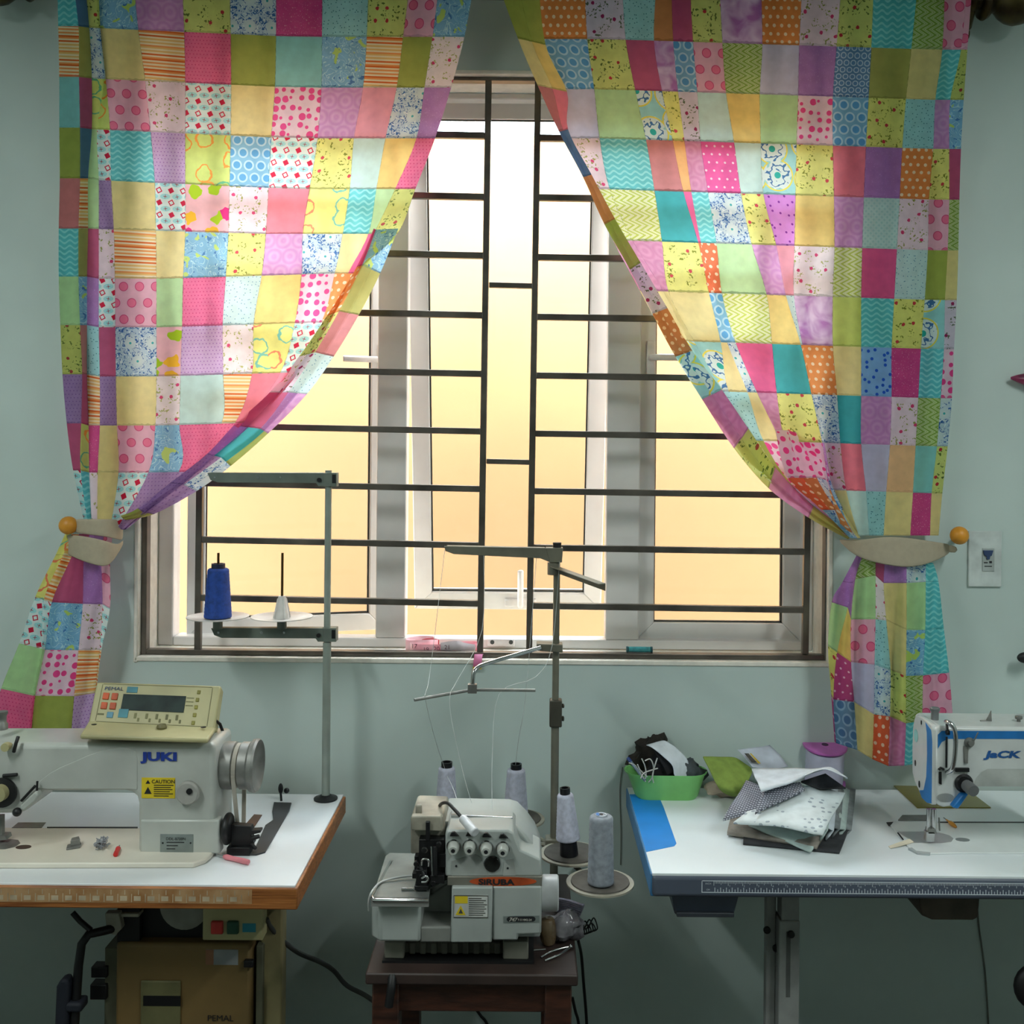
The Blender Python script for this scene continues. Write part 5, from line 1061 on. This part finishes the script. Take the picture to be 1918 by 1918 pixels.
def drape(name, rows, mat, lab, cat, th=.0016, sub=2, wr=.003, seed=0, grp=None):
    R2 = []
    g = [[Vector(p) for p in spline(r, 5)] for r in rows]
    for c_ in zip(*g): R2.append(spline(c_, 5))
    R2 = [[p+Vector((noise.noise(p*22)*wr, noise.noise(p*22+Vector((9,0,0)))*wr, noise.noise(p*16+Vector((0,7,seed)))*wr)) for p in r] for r in R2]
    o = build(name, MB().grid(R2), mat, smooth=180, solid=th)
    return tag(o, lab, cat, grp)
m_blk = M('black_cloth', (24,24,28), .9, var=.1, scale=40); m_whc = M('white_cloth', (224,231,240), .85, var=.03, scale=30)
m_gcl = M('charcoal_cloth', (72,80,84), .9, var=.08, scale=40)
drape('cloth_offcut', [[P(1210,1396,2.67),P(1240,1388,2.69),P(1250,1391,2.68)],[P(1224,1403,2.64),P(1250,1402,2.66),P(1268,1404,2.67)],[P(1256,1430,2.62),P(1268,1420,2.64),P(1287,1424,2.66)],[P(1262,1450,2.62),P(1270,1458,2.62),P(1289,1455,2.64)]], m_whc, 'white offcut standing up out of the green basket', 'cloth')
drape('cloth_offcut', [[P(1221,1401,2.648),P(1238,1404,2.656)],[P(1228,1414,2.638),P(1248,1416,2.642)],[P(1240,1434,2.63),P(1258,1432,2.632)],[P(1250,1452,2.625),P(1262,1446,2.63)]], m_blk, 'black offcut under the white one in the green basket', 'cloth')
crumple('cloth_offcut', G(1246,1490,TZ+.01)+Vector((0,.03,0)), .036, (1.15,.8,1.0), m_blk, 'black felt scrap bunched at the middle of the green basket', 'cloth', 5.2, .7, 24)
crumple('cloth_offcut', G(1296,1492,TZ+.01)+Vector((-.006,.04,0)), .034, (1.2,.8,.95), m_gcl, 'charcoal grey scrap at the right of the green basket', 'cloth', 8.1, .6, 24)
crumple('cloth_offcut', G(1226,1488,TZ+.01)+Vector((0,.075,0)), .04, (1.2,.7,1.3), M('brown_black_cloth', (46,40,34), .9, var=.2, scale=30), 'dark brown black scrap at the back of the green basket', 'cloth', 2.4, .7, 22)
k = MB(); rnd = random.Random(12)
for pts in ([(1178,1429),(1190,1434),(1200,1448),(1209,1464)],[(1202,1421),(1208,1435),(1210,1450),(1207,1462)],[(1208,1425),(1218,1422),(1224,1436),(1222,1455),(1215,1465)],[(1231,1420),(1226,1436),(1222,1454),(1224,1466)],[(1200,1458),(1206,1448),(1222,1442),(1232,1439)],[(1194,1432),(1199,1442),(1212,1455)]):
    k.tube(spline([P(x,y,2.602+.004*i) for i, (x,y) in enumerate(pts)]), .0016, 6)
tag(build('white_cord', k, M('white_cord', (216,214,206), .7), smooth=60), 'loops of thin white cord at the left of the green basket', 'cord')
pn = root('pen', P(1190,1445,2.62), 'blue capped pen poking out of the left end of the green basket', 'pen')
a, b_ = P(1176,1420,2.66), P(1196,1446,2.63)
build('cap', MB().tube([a,a.lerp(b_,.3)], .0048, 10), M('pen_blue', (44,70,140), .4), pn, smooth=50); build('barrel', MB().tube([a.lerp(b_,.3),a.lerp(b_,1.6)], .004, 10), M('pen_clear', (120,140,160), .3), pn, smooth=50)
# ---------------------------------------------------------------- green cloth, paper, spool
m_ogr = M('olive_green_cloth', (146,170,78), .85, var=.04, scale=40)
drape('folded_cloth', [[P(1317,1416,2.66),P(1340,1417,2.68),P(1375,1419,2.68),P(1395,1432,2.66)],[P(1322,1428,2.64),P(1345,1428,2.65),P(1378,1432,2.66),P(1408,1442,2.64)],[P(1333,1450,2.62),P(1352,1452,2.62),P(1385,1455,2.62),P(1402,1462,2.62)],[P(1345,1474,2.60),P(1362,1480,2.59),P(1380,1484,2.58),P(1390,1478,2.60)],[G(1360,1490),G(1372,1493),G(1384,1490),G(1395,1484)]], m_ogr, 'olive green folded cloth between the basket and the fabric pile', 'cloth', .003)
crumple('paper_ball', G(1350,1494)+Vector((0,.0,0)), .024, (1.5,.8,.72), M('beige_paper', (190,172,156), .8, var=.06), 'crumpled beige paper under the olive green cloth', 'paper', 6.6, .7, 20)
drape('envelope', [[P(1382,1404,2.68),P(1408,1402,2.70),P(1441,1395,2.72)],[P(1395,1418,2.65),P(1422,1420,2.67),P(1458,1412,2.70)],[P(1408,1438,2.62),P(1440,1440,2.63),P(1478,1437,2.66)]], M('pale_blue_paper', (206,212,228), .6), 'pale blue printed envelope leaning behind the fabric pile', 'paper', .001)
pr_ = MB().hexa([P(1394,1411,2.644),P(1402,1411,2.65),P(1418,1428,2.632),P(1408,1428,2.626)], [P(1394,1411,2.643),P(1402,1411,2.649),P(1418,1428,2.631),P(1408,1428,2.625)])
build('print_block', pr_, M('dark_print', (92,86,80), .6, var=.2, scale=80), bpy.data.objects['envelope'])
build('yellow_stripe', MB().hexa([P(1404,1411,2.6495),P(1407,1411,2.652),P(1425,1430,2.634),P(1420,1430,2.63)], [P(1404,1411,2.6485),P(1407,1411,2.651),P(1425,1430,2.633),P(1420,1430,2.629)]), M('print_yellow', (214,186,60), .6), bpy.data.objects['envelope'])
sc_ = G(1542,1472); sp_ = root('ribbon_spool', sc_, 'big spool of pale lilac ribbon with a bright pink flange', 'spool')
zt_ = P(1542,1396,sc_.y).z
R_ = 40*sc_.y/F; SA = Vector((0,-.17,1))
m_pink = M('pink_flange', (236,130,226), .3, trans=.2)
build('flange', MB().lathe([(.009,0),(R_,0),(R_+.001,.003),(R_,.006),(.009,.006)], (sc_.x,sc_.y-.012,zt_), SA, 36), m_pink, sp_, smooth=40)
build('flange', MB().lathe([(0,0),(R_,0),(R_,.005),(0,.005)], (sc_.x,sc_.y,TZ+.009), SA, 36), m_pink, sp_, smooth=40)
pr = [(.01,TZ+.005)]+[(R_*.86+(.0012 if i%2 else 0), TZ+.006+(zt_-TZ-.007)*i/12) for i in range(13)]+[(.01,zt_-.001)]
build('ribbon', MB().lathe([(r,(z-TZ)*.9-.002) for r, z in pr], (sc_.x,sc_.y,TZ+.009), SA, 36), M('lilac_ribbon', (206,204,228), .6, var=.03), sp_, smooth=40)
build('hub_hole', MB().lathe([(.009,0),(.009,.0064)], (sc_.x,sc_.y-.012,zt_), SA, 18), M('hub_dark', (90,56,92), .6), sp_)
# ---------------------------------------------------------------- pile of folded fabric
def pat(name, base, c2, kind):
    m = M(name, base, .9, var=.02, scale=40, bump=.08); t = m.node_tree; b = t.nodes['Principled BSDF']; src = b.inputs['Base Color'].links[0].from_socket
    v = objco(t)
    if kind == 'paw':
        d, _ = vtex(t, v, 62, .9, '3D'); d2, _ = vtex(t, v, 9, 1, '3D'); f = d.lt(.30)*d2.lt(.62)
    else:
        s = t.nodes.new('ShaderNodeSeparateXYZ'); t.links.new(v.k, s.inputs[0]); x, y = E(t, s.outputs[0]), E(t, s.outputs[1])
        row = (y*150.0).fl(); f = (((x*150.0+row*.5).fr()-.5).ab().lt(.36))*(((y*150.0).fr()-.5).ab().lt(.3))
    t.links.new(mix(t, f, E(t, src), c2).k, b.inputs['Base Color']); return m
m_paw = pat('paw_print_cotton', (226,234,236), (164,174,184), 'paw'); m_grid = pat('grey_dash_cotton', (84,86,98), (176,178,190), 'dash')
m_l2 = M('pale_sage_cotton', (190,206,202), .9, var=.03, scale=40); m_l3 = M('grey_cotton', (150,156,158), .9, var=.08, scale=30); m_l4 = M('taupe_cotton', (160,150,140), .9, var=.08, scale=30); m_l5 = M('dark_cotton_and_shade', (62,62,66), .9, var=.1, scale=30)
def slab(name, q, th, mat, lab, grp='fabrics in the folded pile', nu=10, nv=8, seed=0, wr=.004, sag=None):
    """bilinear quad of (px,py,Z) corners, wrinkled, given thickness"""
    c = [G(x,y,z) for x, y, z in q]; rows = []
    for i in range(nv+1):
        r = []
        for j in range(nu+1):
            u, v = j/nu, i/nv; p = c[0].lerp(c[1],u).lerp(c[3].lerp(c[2],u),v)
            p = p+U*(noise.noise(Vector((p.x*14,p.y*14,seed)))*wr+(sag(u,v) if sag else 0)); p.z = max(p.z, TZ+th/2+.0005)
            r.append(p)
        rows.append(r)
    return tag(build(name, MB().grid(rows), mat, smooth=180, solid=th), lab, 'fabric', grp)
slab('folded_fabric', [(1395,1525,.756),(1588,1558,.757),(1572,1597,.754),(1392,1580,.754)], .006, m_l5, 'black grey fabric at the very bottom of the pile', seed=1, wr=.002)
slab('folded_fabric', [(1372,1518,.765),(1560,1540,.765),(1530,1588,.762),(1362,1561,.758)], .008, m_l4, 'taupe fabric with frayed edge low in the pile', seed=2)
slab('folded_fabric', [(1400,1500,.776),(1560,1520,.776),(1519,1596,.760),(1402,1545,.772)], .006, m_l2, 'pale sage fabric with a corner hanging out at the pile front', seed=3)
cols = [m_l3, m_l2, m_l3, m_whc, m_l2]; nm_ = ['grey','pale sage','mid grey','off white','sage white']
for i in range(5):                    # layers folded over on the right: each rolls down to the table
    rows = []
    z1 = .770+.007*i; xr = 1606-i*11
    for t_ in range(6):
        v = t_/5; row = []
        ax_, ay = 1470+40*v*0-8*v, 1474+66*v
        for s_ in range(11):
            u = s_/10; x = ax_+(xr-8*v-ax_)*min(1,u*1.25); drop = max(0,(u-.62)/.38); px = x-(3*drop*drop*6); y = ay+10*u
            z = z1+.012*(1-v)-.001*(4-i)-(z1-TZ-.006-.003*i)*drop**1.6+noise.noise(Vector((px*.05,y*.06,i*3)))*.006
            g_ = G(px, y, z1); row.append(Vector((g_.x, g_.y, max(TZ+.004+.002*i, z))))
        rows.append(row)
    tag(build('folded_fabric', MB().grid(rows), cols[i], smooth=180, solid=.003), '%s fabric curling down the pile right side, %s of five layers' % (nm_[i], ('lowest','second from below','middle','second from top','topmost')[i]), 'fabric', 'fabrics in the folded pile')
slab('folded_fabric', [(1455,1478,.840),(1583,1486,.838),(1541,1561,.813),(1374,1542,.798)], .005, m_paw, 'white fabric with grey paw prints draped over the pile', seed=5, wr=.005, sag=lambda u,v: .02*sin(pi*min(1,u*1.1))*(1-v*.5)*.6)
slab('folded_fabric', [(1398,1462,.842),(1432,1472,.852),(1426,1520,.815),(1354,1536,.795)], .004, m_grid, 'dark grey dash patterned fabric strip hanging at the pile left', seed=6)
slab('folded_fabric', [(1432,1474,.856),(1498,1466,.862),(1507,1480,.856),(1414,1524,.822)], .004, m_grid, 'dark grey dash patterned fabric strip laid across the pile', seed=7)
slab('folded_fabric', [(1408,1440,.862),(1545,1440,.872),(1502,1457,.876),(1426,1482,.866)], .004, m_whc, 'plain white fabric folded on the very top of the pile', seed=8, wr=.006)
slab('folded_fabric', [(1500,1464,.858),(1546,1449,.870),(1584,1477,.848),(1536,1477,.852)], .004, m_l5, 'dark sheet added as the shade in the hollow under the white flap', seed=9, wr=.003)  # dark sheet stands in for the shade beneath the arched flap
fr_ = []
for s_ in range(9):
    u = s_/8; p, q = P(1500+88*u,1457-18*sin(pi*min(1,u*1.25)*.62)+22*max(0,u-.5)*1.6,2.36), P(1530+58*u,1440-2*sin(pi*u)+48*max(0,u-.55),2.52)
    fr_.append([p,(p+q)/2+U*.004,q])
tag(build('folded_fabric', MB().grid(fr_), m_whc, smooth=180, solid=.003, sub=1), 'white fabric flap arching over a dark hollow at the pile top right', 'fabric', 'fabrics in the folded pile')
# ---------------------------------------------------------------- on the sill and the wall
SZl = oz0+e
tm = root('tape_measure', P(820,1225,2.85), 'pink and white tape measure in loose coils on the window sill', 'tape measure')
m_tp = M('tape_pink', (240,196,204), .5, c2=(236,120,140), scale=14)
def ribbon(pts, w, mat, name, tilt=0):
    pts = spline([Vector(p) for p in pts], 6); return build(name, MB().grid([[p for p in pts],[p+Vector((0,tilt,w)) for p in pts]]), mat, tm, smooth=180, solid=.0008)
def sp(px, Y, dz=0): v = P(px,1225,Y); v.z = SZl+.001+dz; return v
ribbon([sp(765,2.83),sp(775,2.80),sp(800,2.795),sp(830,2.80),sp(860,2.81,.004),sp(885,2.815),sp(897,2.83),sp(885,2.85),sp(860,2.84)], .028, m_tp, 'tape_coil', .004)
ribbon([sp(812,2.86,.003),sp(790,2.865,.004),sp(765,2.85,.002),sp(760,2.83),sp(772,2.815),sp(800,2.815,.003),sp(820,2.83)], .034, m_tp, 'tape_coil', .006)
ribbon([sp(825,2.80,.006),sp(840,2.79,.012),sp(855,2.79,.014),sp(872,2.80,.006),sp(890,2.81)], .026, M('tape_white', (240,226,232), .5), 'tape_coil', .003)
ribbon([sp(790,2.835,.004),sp(800,2.84,.006),sp(815,2.842,.005),sp(822,2.835,.003)], .03, M('tape_red', (206,30,50), .5), 'tape_coil', .003)
tt = P(890,1222,2.79)
e1 = sp(893,2.795,.004); ge = [e1, Vector((e1.x-.004,2.752,SZl+.012)), Vector((e1.x-.006,2.741,SZl-.004)), Vector((e1.x-.007,2.740,SZl-.02))]
build('tape_end', MB().grid([[v for v in ge],[v+Vector((.022,0,0)) for v in ge]]), M('tape_hot_pink', (240,130,180), .5), tm, smooth=180, solid=.0008)
v = ge[-1]; build('tape_clip', MB().box(v.x-.001, v.x+.023, 2.738, 2.742, v.z-.005, v.z+.002), M('brass_clip', (222,196,96), .4, .5), tm)
for s_, px, dz, Y in (('19',792,.01,2.792),('20',812,.012,2.793),('21',832,.018,2.785),('17',770,.018,2.797)): 
    w = sp(px,Y,dz); text('tape_number', s_, w, X1, Z1, .012, M('tape_ink', (110,50,70), .6), tm, ex=.001)
ss = root('thread_spool', sp(1197,2.80), 'small teal spool of thread lying on the window sill', 'thread spool')
bt_ = P(1543,1227,GY).z+.0088-SZl-.001; a, b_ = sp(1173,2.782,bt_), sp(1222,2.782,bt_); d = (b_-a)
build('winding', MB().lathe([(0,.006),(.0075,.006),(.0078,d.length/2),(.0075,d.length-.006),(0,d.length-.006)], a, d, 18), M('teal_thread', (70,160,166), .8, scale=80), ss, smooth=50)
build('flange', MB().lathe([(0,0),(.0085,0),(.0085,.005),(0,.006)], a, d, 16).lathe([(0,d.length-.006),(.0085,d.length-.005),(.0085,d.length),(0,d.length)], a, d, 16), M('spool_dark_teal', (40,96,104), .4), ss, smooth=40)
sw = root('wall_switch', P(1845,1098,WY), 'white wall plate with a blue rocker switch right of the curtain', 'switch')
m_sp = M('switch_plate_white', (214,222,220), .35)
build('plate', MB().pbox(1814,995,1877,1099,WY-.008,.008), m_sp, sw, bevel=.002)
mo_ = build('module', MB().pbox(1840,1027,1863,1070,WY-.0105,.003), M('module_grey', (176,184,182), .4), sw, bevel=.001)
build('rocker', MB().pp([(1842,1031),(1861,1031),(1858,1041),(1855,1042),(1854,1048),(1849,1048),(1848,1042),(1844,1040)], WY-.0145, .005), M('rocker_blue', (52,72,112), .3), sw, bevel=.0008)
build('terminal_mark', MB().pbox(1843,1053,1850,1055,WY-.0111,.0008).pbox(1853,1051,1858,1055,WY-.0111,.0008).pbox(1844,1060,1858,1061.5,WY-.0111,.0008), m_ink, mo_)
pk = MB(); Yp = 2.7
rows = []
for i in range(7):
    u = i/6; x = 1893+70*u; r = 2+20*u**.8
    rows.append([P(x, 708+6*u+r*sin(a*2*pi/12), 2.73-.022*cos(a*2*pi/12)*u**.5) for a in range(13)])
tag(build('pink_garment', pk.grid(rows), M('deep_pink_satin', (176,66,104), .4, c2=(84,30,60), scale=30), smooth=180), 'pointed tip of a deep pink cloth hanging on the wall at the right edge', 'cloth')
bk = root('wall_hook', P(1925,1232,2.72), 'round black wall hook at the right edge beside the curtain tail', 'hook')
build('disc', MB().ball(P(1922,1232,2.705), .024, 20, (1,.5,.62)), m_bplas, bk, smooth=180); build('stem', MB().tube([P(1922,1232,2.705),P(1922,1232,WY-.003)], .007, 8), m_bplas, bk, smooth=50)
tag(build('wall_wire', MB().tube(spline([P(1829,1680,WY-.003),P(1834,1740,WY-.003),P(1845,1820,WY-.003),P(1852,1930,WY-.003)]), .0022, 6), M('wire_grey', (120,122,114), .6), smooth=60), 'thin grey wire running down the wall under the white table', 'wire')
tag(build('wall_wire', MB().tube(spline([P(1166,1437,WY-.003),P(1161,1480,WY-.003),P(1163,1560,WY-.003),P(1162,1620,WY-.003)]), .0011, 5), M('wire_grey', (120,122,114), .6), smooth=60), 'hair thin wire on the wall left of the green basket', 'wire')
